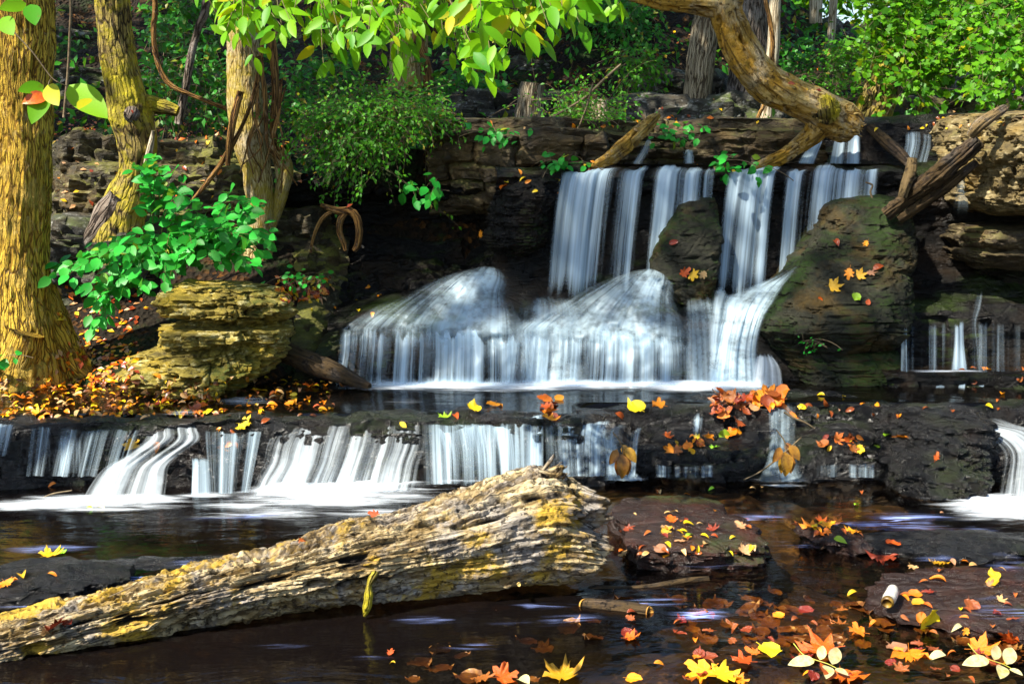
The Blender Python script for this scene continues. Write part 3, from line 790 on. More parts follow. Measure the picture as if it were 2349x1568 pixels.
# left bank courses
B = [(6.55, .25), (6.62, .38), (6.80, .45), (6.9, .55), (7.06, .60), (7.14, .72), (7.24, .86), (7.3, .95), (7.45, .99), (7.62, 1.04)]
prop(ledge('left_bank_terrain', [(-1.62, shf(B, .05, .0)), (-1.4, shf(B, .06)), (-1.15, shf(B, .08)), (-1.02, shf(B, .25, -.05))], M['mossy'], seed=18, thk=.06, amp=.035, rough=.03, meander=.05, lump=.07), kind='structure')

def outcrop(l, r, top, bot, Y, mat, seed, thk=.08, amp=.075, lean=.18, tail=.35, **k):
    zt, zb = at(0, top, Y)[2], at(0, bot, Y)[2]
    xl, xr = at(l, top, Y)[0], at(r, top, Y)[0]
    h = zt - zb
    P = [(Y + .05, zb - .25), (Y, zb - .05), (Y + lean * .1, zb + .2 * h), (Y + lean * .3, zb + .55 * h), (Y + lean * .6, zb + .85 * h), (Y + lean, zt), (Y + lean + .15, zt + .01), (Y + lean + .9, zt - .04)]
    e = shf(P, tail, -.06 - .25 * (tail > .5))
    w_ = (xr - xl)
    return prop(ledge('outcrop_terrain', [(xl - .15, e), (xl + .12 * w_, P), (xl + .5 * w_, shf(P, .08, -.02)), (xl + .85 * w_, P), (xr + .15, e)], mat, du=.022, dv=.017, seed=seed, thk=thk, amp=amp, rough=.045, meander=.14, lump=.12, **k), kind='structure')

outcrop(80, 560, 312, 372, 7.75, M['mossy'], 41, thk=.055)
outcrop(90, 600, 376, 458, 7.45, M['mossy'], 42, thk=.05)
outcrop(560, 735, 478, 600, 7.2, M['mossy'], 43, thk=.05, tail=1.0)
outcrop(80, 300, 500, 600, 6.95, M['outcrop'], 44)
outcrop(60, 520, 150, 268, 9.4, M['outcrop'], 45)
outcrop(60, 560, 62, 150, 10.4, M['outcrop'], 46)
outcrop(60, 620, -15, 62, 11.4, M['outcrop'], 47)
outcrop(1080, 1420, 70, 122, 11, M['outcrop'], 48)
outcrop(980, 1330, 120, 172, 10.2, M['outcrop'], 49)
outcrop(1020, 1330, 212, 286, 8.6, M['outcrop'], 50, thk=.06)
outcrop(1500, 1680, 155, 205, 9.6, M['outcrop'], 51)
outcrop(1440, 1840, 215, 290, 8.7, M['outcrop'], 52, thk=.06)
outcrop(1740, 1860, 225, 300, 8.9, M['outcrop'], 53)
outcrop(1930, 2420, 215, 285, 9.2, M['upper'], 54)
outcrop(1900, 2420, 150, 195, 10.4, M['outcrop'], 55)
outcrop(1500, 1980, 40, 100, 12.0, M['outcrop'], 56)
outcrop(600, 900, 60, 190, 10.6, M['outcrop'], 57)
# ------------------------------------------------------------------ boulders
def boulder(name, label, rows, mat, cat='boulder', group=None, **k):
    yf = min(r[3] for r in rows)
    l = rows[-1]
    c = at((l[1] + l[2]) / 2, l[0], l[3]); c[1] = (l[3] + l[4]) / 2
    return prop(loft(name, rows, mat, origin=c, **k), label, cat, group)

boulder('layered_boulder', 'pale yellow layered limestone boulder with mossy flank at the edge of the leafy shelf',
    [(r[0], r[1] + 6, r[2] - 28, r[3], 6.55) for r in [(652, 395, 480, 6.26), (660, 365, 560, 6.14), (678, 345, 655, 6.06), (700, 330, 690, 6.0), (728, 342, 695, 5.98), (738, 385, 692, 6.10), (752, 392, 690, 6.12),
     (764, 352, 685, 5.99), (790, 352, 682, 5.98), (812, 330, 678, 5.95), (835, 298, 672, 5.88), (852, 285, 668, 5.85), (882, 278, 655, 5.80), (906, 330, 610, 5.78), (940, 360, 580, 5.78)]],
    M['boulder'], nu=460, dz=.006, seed=101, thk=.075, amp=.055, rough=.045, lump=.10, expo=2.5, pit=.05)
SL = [(455, 1925, 2050, 6.80), (472, 1897, 2075, 6.72), (540, 1862, 2086, 6.60), (600, 1827, 2092, 6.49), (660, 1790, 2094, 6.37), (700, 1765, 2095, 6.29), (740, 1738, 2092, 6.22), (765, 1728, 2088, 6.20),
      (790, 1740, 2082, 6.24), (812, 1768, 2065, 6.30), (840, 1790, 2072, 6.26), (870, 1802, 2090, 6.20), (895, 1830, 2088, 6.14), (925, 1850, 2060, 6.12)]
boulder('tilted_slab', 'big green grey tilted slab with yellow leaves beside the falls', [(a, b, c, d, 7.05) for a, b, c, d in SL], M['slab'], nu=420, dz=.007, seed=102, thk=.06, amp=.035, ampv=[(0, .12), (.5, .12), (.62, 1), (1, 1)], rough=.014, lump=.06, expo=4.2, pit=.02)
boulder('tilted_slab', 'smaller green grey slab wedged between the two upper falls', [(a, b, c, d, 7.02) for a, b, c, d in
    [(455, 1592, 1640, 6.86), (470, 1556, 1646, 6.82), (540, 1516, 1652, 6.74), (600, 1490, 1652, 6.68), (642, 1500, 1650, 6.62), (664, 1530, 1645, 6.62), (700, 1545, 1640, 6.64)]],
    M['slab'], nu=200, dz=.008, seed=103, thk=.06, amp=.018, ampv=[(0, .3), (1, .4)], rough=.012, lump=.04, expo=4)
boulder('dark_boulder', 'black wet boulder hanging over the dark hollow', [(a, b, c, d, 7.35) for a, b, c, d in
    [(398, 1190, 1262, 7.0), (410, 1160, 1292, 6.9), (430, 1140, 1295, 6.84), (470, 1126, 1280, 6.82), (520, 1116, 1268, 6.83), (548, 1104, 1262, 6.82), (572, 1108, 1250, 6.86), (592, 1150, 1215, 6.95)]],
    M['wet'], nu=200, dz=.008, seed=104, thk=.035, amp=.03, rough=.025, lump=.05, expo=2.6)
boulder('cliff_block', 'pale tan limestone block overhanging the dark recess', [(a, b, 2500, d, 7.5) for a, b, d in
    [(256, 2268, 6.35), (268, 2248, 6.22), (300, 2232, 6.15), (345, 2224, 6.12), (400, 2228, 6.10), (440, 2222, 6.10), (470, 2224, 6.13), (488, 2240, 6.22), (498, 2262, 6.5)]],
    M['cliff'], nu=420, dz=.007, seed=105, thk=.07, amp=.030, rough=.03, lump=.09, expo=3, pit=.06)
boulder('cliff_block', 'thin brown limestone shelf below the pale overhanging block', [(a, b, 2500, d, 7.3) for a, b, d in
    [(524, 2222, 6.5), (532, 2208, 6.42), (560, 2204, 6.40), (578, 2212, 6.46), (588, 2206, 6.42), (606, 2215, 6.5), (620, 2225, 6.6)]],
    M['upper'], nu=300, dz=.008, seed=106, thk=.04, amp=.03, rough=.025, lump=.05, expo=3)
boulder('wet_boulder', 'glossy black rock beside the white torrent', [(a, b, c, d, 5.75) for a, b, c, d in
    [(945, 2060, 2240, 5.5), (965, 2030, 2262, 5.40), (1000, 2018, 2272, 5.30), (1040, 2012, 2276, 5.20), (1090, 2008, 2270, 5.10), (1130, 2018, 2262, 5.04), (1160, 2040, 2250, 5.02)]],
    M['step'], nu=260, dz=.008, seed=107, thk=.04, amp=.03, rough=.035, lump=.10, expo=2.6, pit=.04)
for (lb, off, sd) in (('round black rock topped with a ring of orange leaves, nearer the hanging brown leaves', 0, 108), ('round black rock topped with a ring of orange leaves, beside the glossy black rock', 370, 109)):
    boulder('leafy_rock', lb, [(a, b + off, c + off, d, 5.72) for a, b, c, d in
        [(992, 1510, 1625, 5.52), (1002, 1490, 1640, 5.46), (1020, 1482, 1646, 5.41), (1045, 1490, 1642, 5.38), (1068, 1510, 1625, 5.38), (1080, 1530, 1610, 5.42)]],
        M['step'], nu=160, dz=.008, seed=sd, thk=.05, amp=.012, rough=.018, lump=.04, expo=2.4, group='round leaf-topped rocks on the lower step')
def flat_rock(name, label, outline, z, drop, mat, seed, **k):
    """a slab in the stream: rows from its back edge to its front"""
    l, r, yb, yf = outline
    xl, xr = l, r
    ym = (yb + yf) / 2
    def D(x, y, zz):
        a = np.array([x, y, zz - CAMZ]); f = a[1] * CP - a[2] * SP; u = a[1] * SP + a[2] * CP
        return CX + FPX * a[0] / f, CY - FPX * u / f
    rows = []
    for (zz, g) in ((z, -.10), (z - .006, -.03), (z - .02, 0), (z - .5 * drop, .02), (z - drop, .0)):
        y0 = yf - g * .4
        q = y0 + .30 * (yb - y0)
        rows.append((D(0, y0, zz)[1], D(xl - g * .5, q, zz)[0], D(xr + g * .5, q, zz)[0], y0, yb))
    # heights must follow z exactly, so give D at each front distance
    rows = [(D(0, rr[3], zz)[1], D(xl, rr[3] + .3 * (yb - rr[3]), at(0, D(0, rr[3], zz)[1], rr[3])[2])[0], D(xr, rr[3] + .3 * (yb - rr[3]), zz)[0], rr[3], yb) for rr, zz in zip(rows, (z, z - .006, z - .02, z - .5 * drop, z - drop))]
    return boulder(name, label, rows, mat, cat='rock', nu=260, dz=.006, seed=seed, thk=.03, amp=.02, rough=.02, lump=.16, expo=3.0, pit=.03, **k)
flat_rock('flat_slab', 'red brown slab covered in wet leaves behind the rotten log', (.40, .92, 4.78, 4.18), .075, .20, M['redslab'], 121)
flat_rock('flat_slab', 'leaf-strewn slab edge beside the small pale hollow stem', (1.17, 2.2, 4.15, 3.62), .03, .16, M['redslab'], 122)
flat_rock('stream_rock', 'small wet rock with one upright orange leaf', (1.12, 1.36, 4.55, 4.28), .045, .2, M['redslab'], 123)
flat_rock('stream_rock', 'low blue black rock with water sheeting over it', (1.36, 2.1, 4.5, 4.25), .03, .2, M['step'], 124)
flat_rock('stream_rock', 'dark rock by the pile of yellow leaves at the frame edge', (-1.75, -1.32, 4.15, 3.86), .045, .2, M['step'], 125)
flat_rock('stream_rock', 'long low ridge of rock under rushing blue water', (-1.5, -.90, 4.35, 4.10), -.004, .2, M['step'], 126)

# ------------------------------------------------------------------ trees
def crown(root, c, rad, n, mat, size=.19, seed=0, name='crown'):
    r = np.random.default_rng(seed)
    k = max(6, n // 90)
    cl = unit(r.normal(size=(k, 3))) * (r.uniform(.25, 1, (k, 1)) ** .5) * np.array(rad) + np.array(c)
    p = cl[r.integers(0, k, n)] + r.normal(size=(n, 3)) * .16 * np.array(rad)
    nr = unit(r.normal(size=(n, 3)) + [0, 0, .9]); d = unit(r.normal(size=(n, 3)) + [0, 0, -.5])
    t = np.stack([r.uniform(0, 1, n), (r.uniform(0, 1, n) > .93) * r.uniform(.3, .9, n), r.uniform(0, .6, n)], -1)
    return leaves(name, p, d, nr, size * r.uniform(.7, 1.3, n), leaf_diamond(.55), t, mat, root)

def tree(label, pts, Y, bark, top=None, crown_at=None, flare=None, **k):
    base = at(pts[-1][0], pts[-1][1], pts[-1][3] if len(pts[-1]) > 3 else Y)
    root = thing('tree', label, 'tree', base)
    up = top or [(0, 0, 1.6, .92), (.1, .1, 2.2, .8)]
    px_tube('trunk', pts, Y, bark, root, up=[u for u in up], **k)
    if crown_at:
        c, rad, n = crown_at
        crown(root, c, rad, n, M['rightleaf'], seed=len(label))
    return root

t1 = tree('thick ochre tree trunk with deeply furrowed bark at the water edge', [(58, -20, 58), (58, 200, 57), (56, 420, 57), (50, 560, 59), (46, 640, 66), (50, 720, 76), (55, 790, 88), (58, 845, 104), (58, 900, 120)], 6.3, M['bark_ochre'],
          crown_at=((-5.4, 7.6, 6.6), (1.7, 1.6, 1.0), 2200), ns=120, nl=520, lump=.09, lf=4, ridge=.008, seed=1)
px_tube('root', [(95, 660, 30), (118, 730, 34), (150, 800, 36), (185, 850, 26), (215, 880, 14)], 6.35, M['bark_ochre'], t1, ns=40, lump=.3, ridge=.004, seed=2)
px_tube('root', [(60, 760, 40), (40, 830, 46), (10, 880, 40), (-30, 910, 26)], 6.15, M['bark_ochre'], t1, ns=40, lump=.3, ridge=.004, seed=3)
t2 = tree('mossy crooked tree with a knot hole in its sunlit yellow trunk', [(258, -20, 36), (266, 90, 37), (282, 180, 40), (300, 262, 47), (314, 330, 42), (312, 400, 40), (296, 450, 48), (284, 490, 50), (276, 540, 56), (270, 610, 62), (266, 690, 66)], 7.2, M['bark_moss'],
          crown_at=((-2.8, 8.0, 6.6), (2.0, 1.8, 1.0), 2600), ns=90, nl=420, lump=.16, lf=7, ridge=.005, seed=4)
px_tube('branch_stub', [(322, 236, 26, 7.2), (350, 240, 20), (378, 246, 16), (408, 256, 11)], 7.25, M['bark_moss'], t2, ns=24, lump=.2, seed=5)
px_tube('branch_stub', [(335, 380, 7, 7.12), (343, 345, 7, 7.1), (352, 300, 4, 7.1)], 7.1, M['bark_pale'], t2, ns=16, lump=.15, seed=6)
px_tube('knot', [(302, 262, 20, 7.12), (301, 264, 15, 7.06), (300, 265, 9, 7.075)], 7.1, M['bark_dark'], t2, ns=30, lump=.25, seed=7)
px_tube('root', [(276, 450, 26), (250, 492, 30), (226, 530, 24), (196, 560, 12)], 7.15, M['bark_dark'], t2, ns=30, lump=.3, seed=8)
t3 = tree('tan tree with a bent lower trunk wrapped in brown vines', [(557, -20, 33), (558, 100, 34), (560, 200, 38), (568, 280, 42), (578, 340, 38), (592, 410, 31), (598, 480, 28), (596, 560, 30), (588, 625, 36), (580, 680, 40)], 7.3, M['bark_tan'],
          crown_at=((-1.0, 8.4, 6.8), (2.0, 1.8, 1.0), 2600), ns=90, nl=420, lump=.14, lf=8, ridge=.004, seed=9)
px_tube('root', [(604, 320, 20), (640, 352, 21), (652, 390, 19), (645, 440, 15), (628, 500, 12), (612, 560, 8)], 7.32, M['bark_tan'], t3, ns=30, lump=.3, seed=10)
px_tube('vine', [(604, 60, 4), (596, 150, 5), (578, 230, 4.5), (550, 300, 5), (515, 362, 6), (482, 410, 6), (440, 462, 4)], 7.15, M['vine'], t3, ns=14, lump=.2, seed=11)
px_tube('vine', [(620, 60, 8), (628, 140, 10), (632, 220, 9), (626, 300, 8), (642, 345, 6)], 7.2, M['vine'], t3, ns=16, lump=.25, seed=12)
px_tube('vine', [(590, 130, 5), (606, 200, 6), (610, 280, 5), (616, 340, 4), (652, 372, 3)], 7.12, M['vine'], t3, ns=12, lump=.25, seed=13)
px_tube('vine', [(552, 210, 7), (536, 270, 8), (526, 330, 7), (522, 380, 5)], 7.12, M['vine'], t3, ns=12, lump=.25, seed=14)
for q in range(9):
    r_ = random.Random(q)
    x = r_.uniform(575, 660)
    px_tube('vine', [(x, r_.uniform(120, 200), 2.2), (x + r_.uniform(-20, 14), 260, 2.2), (x + r_.uniform(-35, 25), 330, 2), (x + r_.uniform(-50, 40), r_.uniform(360, 450), 1.5)], 7.1, M['vine'], t3, ns=6, nl=24)
t4 = tree('grey tan tree with a thick brown vine behind the hanging leaves', [(940, -20, 39), (938, 80, 40), (936, 150, 42), (934, 215, 48)], 9.5, M['bark_tan'], crown_at=((-.4, 10.4, 8.0), (2.4, 2, 1.3), 2600), ns=60, nl=240, lump=.08, ridge=.004, seed=15)
t4v = px_tube('vine', [(975, 40, 10), (960, 100, 13), (978, 150, 12), (985, 225, 11)], 9.35, M['vine'], t4, ns=14, lump=.25, seed=16)
tree('grey ridged tree standing behind the tan ledge', [(1622, -20, 28), (1618, 60, 30), (1606, 150, 31), (1597, 230, 31), (1590, 300, 36)], 9.0, M['bark_grey'], crown_at=((1.2, 9.4, 7.2), (2.2, 1.8, 1.2), 2600), ns=60, nl=260, lump=.06, ridge=.003, seed=17)
tree('big dark flaky tree with a flared base behind the driftwood', [(1722, -20, 40), (1722, 100, 41), (1716, 200, 45), (1712, 255, 58), (1706, 320, 84)], 9.25, M['bark_dark'], crown_at=((2.6, 10.4, 8.2), (2.6, 2, 1.4), 2600), ns=70, nl=280, lump=.14, ridge=.004, seed=18)
t8 = tree('slender pale tree with a red vine in front of the dark flaky tree', [(1778, -20, 13), (1775, 80, 14), (1768, 160, 15), (1760, 240, 15), (1752, 326, 18)], 8.5, M['bark_pale'], ns=36, nl=200, lump=.06, seed=19)
px_tube('vine', [(1752, -10, 5), (1766, 50, 5), (1772, 110, 5), (1765, 180, 5), (1752, 240, 4.5), (1738, 270, 4.5), (1735, 322, 4)], 8.35, M['vine'], t8, ns=10, lump=.15, seed=20)
tree('thin mottled grey trunk up the slope, the wider of two', [(1872, -20, 14), (1871, 60, 14), (1874, 150, 15)], 12, M['bark_pale'], ns=24, nl=80, lump=.05, seed=21)
tree('thin pale leaning trunk up the slope, the narrower of two', [(1912, -20, 9), (1906, 80, 9), (1896, 130, 10), (1886, 200, 10), (1866, 255, 9)], 11, M['bark_pale'], ns=20, nl=100, lump=.05, seed=22)
tree('leaning mossy brown tree under the sunlit maple leaves', [(2108, -20, 27), (2078, 60, 32), (2046, 140, 38), (2016, 220, 40), (1988, 305, 44)], 9.0, M['bark_moss'], top=[(.5, .1, 1.5, .9), (.9, .2, 2.6, .8)], crown_at=((4.4, 10.0, 7.0), (2.4, 2, 1.2), 2400), ns=50, nl=220, lump=.07, ridge=.003, seed=23)
tree('thin forked sapling stem in front of the dark strata', [(2142, 100, 5), (2124, 180, 5.5), (2112, 230, 5), (2104, 290, 5)], 8.6, M['bark_moss'], top=[(.1, 0, .6, .7)], ns=12, nl=60, seed=24)
tree('dark curving sapling between the mossy tree and the vine-wrapped tree', [(475, -10, 9), (456, 60, 9), (440, 120, 9), (426, 200, 9), (410, 285, 10)], 7.7, M['bark_dark'], top=[(.1, 0, .9, .8)], ns=16, nl=90, lump=.2, seed=25)
tree('brown hanging vine stem beside the mossy crooked tree', [(355, -10, 6), (352, 60, 6), (356, 120, 6), (372, 170, 6), (395, 198, 6), (430, 215, 5), (520, 250, 5)], 7.6, M['vine'], top=[(0, 0, 1, .8)], ns=12, nl=120, lump=.15, seed=26)
tree('thin dead stem hanging beside the thick ochre trunk', [(162, -10, 3), (160, 80, 3), (156, 160, 3), (152, 210, 3.5), (146, 270, 3)], 6.6, M['twig'], top=[(0, 0, .5, .8)], ns=8, nl=60)
st = thing('tree_stump', 'broken grey tree stump among the bank rocks', 'stump', at(1213, 292, 8.4))
px_tube('trunk', [(1222, 192, 26), (1218, 215, 29), (1215, 250, 31), (1212, 300, 38)], 8.4, M['bark_grey'], st, ns=60, nl=90, lump=.1, ridge=.003, seed=27)
for q, (x, wd) in enumerate(((1365, 7), (1383, 12))):
    tree(('thin twin of the pale stem standing on the tan ledge', 'pale cut stem standing on the tan ledge')[q], [(x - 3, 235, wd * .9), (x, 270, wd), (x, 322, wd * 1.1)], 7.95, M['bark_pale'], top=[(0, 0, .02, .7)], ns=18, nl=40, lump=.1, seed=28 + q)

# ------------------------------------------------------------------ driftwood and logs
dw = thing('driftwood_log', 'smooth tan driftwood trunk leaning out over the upper falls', 'driftwood', at(1962, 302, 7.1))
def gnarl(V, th, s, rr):
    a, b = np.cos(th), np.sin(th)
    return .022 * fbm(a * 1.4, b * 1.4, s * 4, 81, 3) + .012 * fbm(a * 3, b * 3, s * 9, 82, 4) - .010 * np.abs(fbm(a * 4, b * 4, s * 3.2, 83, 4)) - .03 * sstep(.28, .5, fbm(a * 2.6, b * 2.6, s * 6.5, 84, 3))
px_tube('trunk', [(1698, -90, 34, 6.7), (1672, -30, 37, 6.75), (1662, 20, 38, 6.8), (1684, 85, 39, 6.85), (1722, 150, 40, 6.9), (1768, 195, 40, 6.95), (1820, 224, 40, 7.0), (1872, 248, 43, 7.05), (1918, 272, 45, 7.1), (1948, 288, 40, 7.1), (1962, 297, 31, 7.1)],
        7, M['drift'], dw, ns=110, nl=460, disp=gnarl, seed=31)
sp = splinters(tube_geo([at(1940, 286, 7.1), at(1962, 298, 7.1)], [.05, .03], ns=20, nl=12), lambda r: (at(r.uniform(1938, 1966), r.uniform(262, 306), r.uniform(7.02, 7.14)), unit(np.array([r.uniform(.5, 1), r.uniform(-.5, .3), r.uniform(-.8, .3)])), r.uniform(.02, .06)), 60, 8, .014)
mkq('broken_end', sp, M['drift'], dw)
px_tube('limb', [(1660, 14, 30, 6.8), (1600, 6, 24, 6.75), (1530, 2, 20, 6.7), (1470, -10, 16, 6.65), (1380, -40, 13, 6.6)], 6.8, M['drift'], dw, ns=60, nl=170, disp=gnarl, seed=32)
px_tube('limb', [(1886, 262, 36, 7.08), (1862, 305, 25, 7.08), (1826, 335, 19, 7.06), (1784, 362, 16, 7.03), (1750, 378, 13, 7.0), (1728, 390, 8, 6.98)], 7, M['drift'], dw, ns=60, nl=180, disp=gnarl, seed=33)
kn = px_tube('knot', [(1892, 250, 30, 7.0), (1892, 250, 30, 6.945), (1892, 250, 26, 6.925), (1892, 250, 19, 6.93), (1892, 250, 15, 6.955), (1892, 250, 9, 6.98)], 7, M['bark_moss'], dw, ns=60, nl=60, lump=.3, lf=22, ridge=.004, seed=34)
px_tube('branch_stub', [(1935, 268, 20, 7.08), (1942, 250, 17, 7.06), (1944, 238, 12, 7.05)], 7, M['drift'], dw, ns=30, nl=30, disp=gnarl, seed=35)
d2 = thing('driftwood_limb', 'short tan limb propped on the ledge above the falls nearest the dark hollow', 'driftwood', at(1362, 384, 7.0))
px_tube('limb', [(1512, 262, 3, 7.32), (1494, 276, 12, 7.24), (1474, 294, 17, 7.17), (1440, 325, 18, 7.1), (1402, 360, 15, 7.03), (1375, 378, 12, 7.0), (1355, 388, 7, 6.98)], 7, M['drift'], d2, ns=60, nl=170, disp=gnarl, seed=35)

# the rotten log in front
lg = thing('fallen_log', 'big rotten fallen log with a broken end lying across the stream', 'log', at(700, 1420, 3.75))
OUT = [(-160, 1475, 1590), (-40, 1436, 1556), (0, 1424, 1546), (100, 1398, 1520), (200, 1366, 1498), (300, 1335, 1478), (400, 1308, 1452), (500, 1286, 1426), (600, 1264, 1402), (700, 1236, 1390), (790, 1200, 1384), (850, 1182, 1378),
       (900, 1174, 1370), (1000, 1146, 1362), (1080, 1116, 1354), (1150, 1090, 1346), (1210, 1070, 1340), (1260, 1066, 1336), (1305, 1086, 1334), (1335, 1112, 1330), (1352, 1150, 1320)]
pts = [(x, (a + b) / 2, (b - a) / 2, 3.42 + (x + 40) / 1440 * .68) for x, a, b in OUT]
def rot_disp(amp, grain=None):
    def f(V, th, s, rr):
        a, b = np.cos(th), np.sin(th)
        x, y, z = V[..., 0], V[..., 1], V[..., 2]
        n1 = fbm(a * 1.8, b * 1.8, s * 3.2, 71, 4)
        n2 = fbm(a * 5.0, b * 5.0, s * 5.5, 72, 5, .6)
        n3 = np.abs(fbm(a * 6.5, b * 6.5, s * 9 + .8 * n1, 73, 5, .6))
        pit = sstep(.12, .42, fbm(a * 4.2, b * 4.2, s * 7, 74, 4))
        fine = fbm(x * 45, y * 45, z * 60, 76, 4, .6)
        t = 2.4 * n1 + 1.6 * n2 + 1.1 * b; fl = t - np.floor(t)
        fib = fbm(a * 10, b * 10, s * 2.2, 77, 4, .6)
        q = 0 if grain is None else sstep(grain[0], grain[1], s) * sstep(.25, -.25, b * math.sin(grain[2]) + a * math.cos(grain[2]))
        rough = .022 * n2 - .026 * n3 - .036 * pit + .012 * sstep(.8, .2, np.abs(fl - .5) * 2) * sstep(0, .1, np.minimum(fl, 1 - fl))
        return amp * (.030 * n1 + rough * (1 - .75 * q) + .020 * fib * q + .007 * fine)
    return f
gl_ = []
P = [at(p[0], p[1], p[3]) for p in pts]; R = [p[2] * p[3] / FPX for p in pts]
NS, NL = 300, 860
body = tube_geo(P, R, ns=NS, nl=NL, disp=rot_disp(1.0, (1.2, 1.55, .9)))
Sg = spline(np.column_stack([P, R]), NL)
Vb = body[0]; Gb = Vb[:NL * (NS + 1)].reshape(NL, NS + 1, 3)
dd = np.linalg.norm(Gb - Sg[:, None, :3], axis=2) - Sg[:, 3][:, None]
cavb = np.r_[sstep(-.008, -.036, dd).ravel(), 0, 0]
fr = np.linspace(0, 1, NL)[:, None]
# the broken end: its lower half runs on past the upper, both torn back unevenly
wgt = sstep(.88, .995, fr)
hgt = (Gb[..., 2] - Sg[:, None, 2])
tear = fbm(Gb[..., 1] * 16, Gb[..., 2] * 16, 0 * fr, 79, 4)
Gb[..., 0] += wgt * (-.34 * hgt + .10 * tear + .03 * fbm(Gb[..., 1] * 45, Gb[..., 2] * 45, 0 * fr, 80, 3) - .05 * sstep(.02, .08, hgt) * sstep(.14, .06, hgt))
Gb[..., 1] -= wgt * .04 * tear
# flatten front to back, so the far side does not stand out over the ridge
e0 = NL * (NS + 1)
Vb[e0 + 1] = Gb[-1].mean(0) - np.array([.05, 0, 0])
body = (Vb, body[1], body[2])
body = splinters(body, lambda r: (lambda t: (at(1270 + 95 * t ** 1.5 + r.uniform(-26, 4), 1075 + 185 * t, 4.02 + r.uniform(-.06, .06)), unit(np.array([r.uniform(.3, 1), r.uniform(-.5, .2), r.uniform(-.3, .9)])), r.uniform(.02, .07)))(r.uniform(0, 1)), 130, 5, .011)
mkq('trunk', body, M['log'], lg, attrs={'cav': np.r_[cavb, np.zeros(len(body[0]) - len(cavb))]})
px_tube('bark_tongue', [(866, 1290, 12, 3.74), (856, 1318, 11, 3.70), (846, 1340, 8, 3.69), (845, 1365, 11, 3.69), (842, 1392, 9, 3.69), (836, 1412, 3, 3.69)], 3.7, M['bark_moss'], lg, ns=40, nl=120, lump=.35, lf=25, seed=36)
for (x, y, s) in ((825, 1340, 8), (1110, 1240, 9), (1190, 1338, 5)):
    px_tube('bracket_fungus', [(x, y, s * .5, 3.86), (x, y + 1, s, 3.83), (x, y + 2, s * .8, 3.80)], 3.83, plain_mat('cream_fungus', (.62, .46, .16), .6, (.5, .33, .08), 60) if 'cream_fungus' not in bpy.data.materials else bpy.data.materials['cream_fungus'], lg, ns=16, nl=10, flat=1.0, lump=.15)

def log_thing(name, label, cat, pts, Y, mat, **k):
    r = at(pts[0][0], pts[0][1], pts[0][3] if len(pts[0]) > 3 else Y)
    P = [at(q[0], q[1], q[3] if len(q) > 3 else Y) for q in pts]; R = [q[2] * (q[3] if len(q) > 3 else Y) / FPX for q in pts]
    return prop(tube(name, P, R, mat, origin=r, **k), label, cat)
log_thing('dark_log', 'wet black log sloping into the pool beside the layered boulder', 'log', [(640, 800, 26, 6.35), (690, 822, 25, 6.3), (760, 850, 22, 6.2), (815, 874, 15, 6.1), (848, 886, 6, 6.05)], 6.2, M['darkwood'], ns=40, lump=.15, ridge=.004, seed=41)
log_thing('dark_log', 'thin black log slanting down from the driftwood end', 'log', [(1995, 292, 10, 7.35), (2030, 325, 13, 7.25), (2062, 352, 13, 7.15), (2086, 378, 9, 7.1)], 7.2, M['darkwood'], ns=30, lump=.12, ridge=.003, seed=42)
log_thing('dark_log', 'long shaggy dark log leaning against the pale overhanging block', 'log', [(2030, 492, 12, 6.62), (2075, 458, 13, 6.58), (2120, 425, 18, 6.5), (2165, 390, 20, 6.42), (2210, 352, 16, 6.36), (2245, 322, 10, 6.32)], 6.5, M['darkwood'], ns=60, nl=220, lump=.3, lf=12, ridge=.010, seed=43)
log_thing('dark_log', 'dark log lying just under the long shaggy log', 'log', [(2062, 502, 9, 6.6), (2110, 470, 10, 6.54), (2160, 436, 11, 6.46), (2205, 400, 9, 6.4), (2240, 372, 6, 6.36)], 6.5, M['darkwood'], ns=40, nl=160, lump=.25, ridge=.006, seed=44)
log_thing('dark_log', 'short upright grey stub standing beside the shaggy log', 'log', [(2092, 362, 9, 6.5), (2088, 390, 11, 6.5), (2078, 420, 10, 6.5), (2068, 452, 9, 6.5)], 6.5, M['greywood'], ns=30, nl=90, lump=.2, ridge=.003, seed=45)
log_thing('driftwood_limb', 'short tan limb lying on top of the pale overhanging block', 'driftwood', [(2225, 312, 9, 6.25), (2245, 288, 13, 6.22), (2272, 268, 12, 6.25), (2298, 252, 10, 6.3), (2306, 247, 6, 6.32)], 6.25, M['greywood'], ns=40, nl=100, lump=.15, ridge=.003, seed=46)
log_thing('stick', 'long bent grey stick beside the end of the rotten log', 'stick', [(1338, 1356, 6, 3.98), (1372, 1350, 9, 3.98), (1430, 1352, 8.5, 3.98), (1500, 1346, 8, 4.0), (1560, 1334, 7.5, 4.03), (1625, 1326, 5, 4.05)], 4.0, M['darkwood'], ns=24, nl=160, lump=.12, ridge=.002, seed=47)
sl2 = thing('short_log', 'short dark log with pale orange cut ends floating near the stick', 'log', at(1412, 1400, 3.78))
px_tube('trunk', [(1338, 1388, 16, 3.82), (1390, 1392, 17, 3.8), (1440, 1397, 17, 3.78), (1488, 1404, 16, 3.76)], 3.8, M['darkwood'], sl2, ns=40, nl=100, lump=.1, ridge=.003, seed=48)
cutm = plain_mat('orange_cut_wood', (.55, .30, .05), .7, (.30, .13, .02), 60)
px_tube('cut_end', [(1486, 1404, 15.5, 3.755), (1490, 1404.5, 15, 3.752), (1491, 1404.5, 9, 3.75)], 3.76, cutm, sl2, ns=30, nl=8)
px_tube('cut_end', [(1341, 1388, 15.5, 3.812), (1337, 1387.5, 15, 3.818), (1335, 1387.5, 9, 3.82)], 3.8, cutm, sl2, ns=30, nl=8)
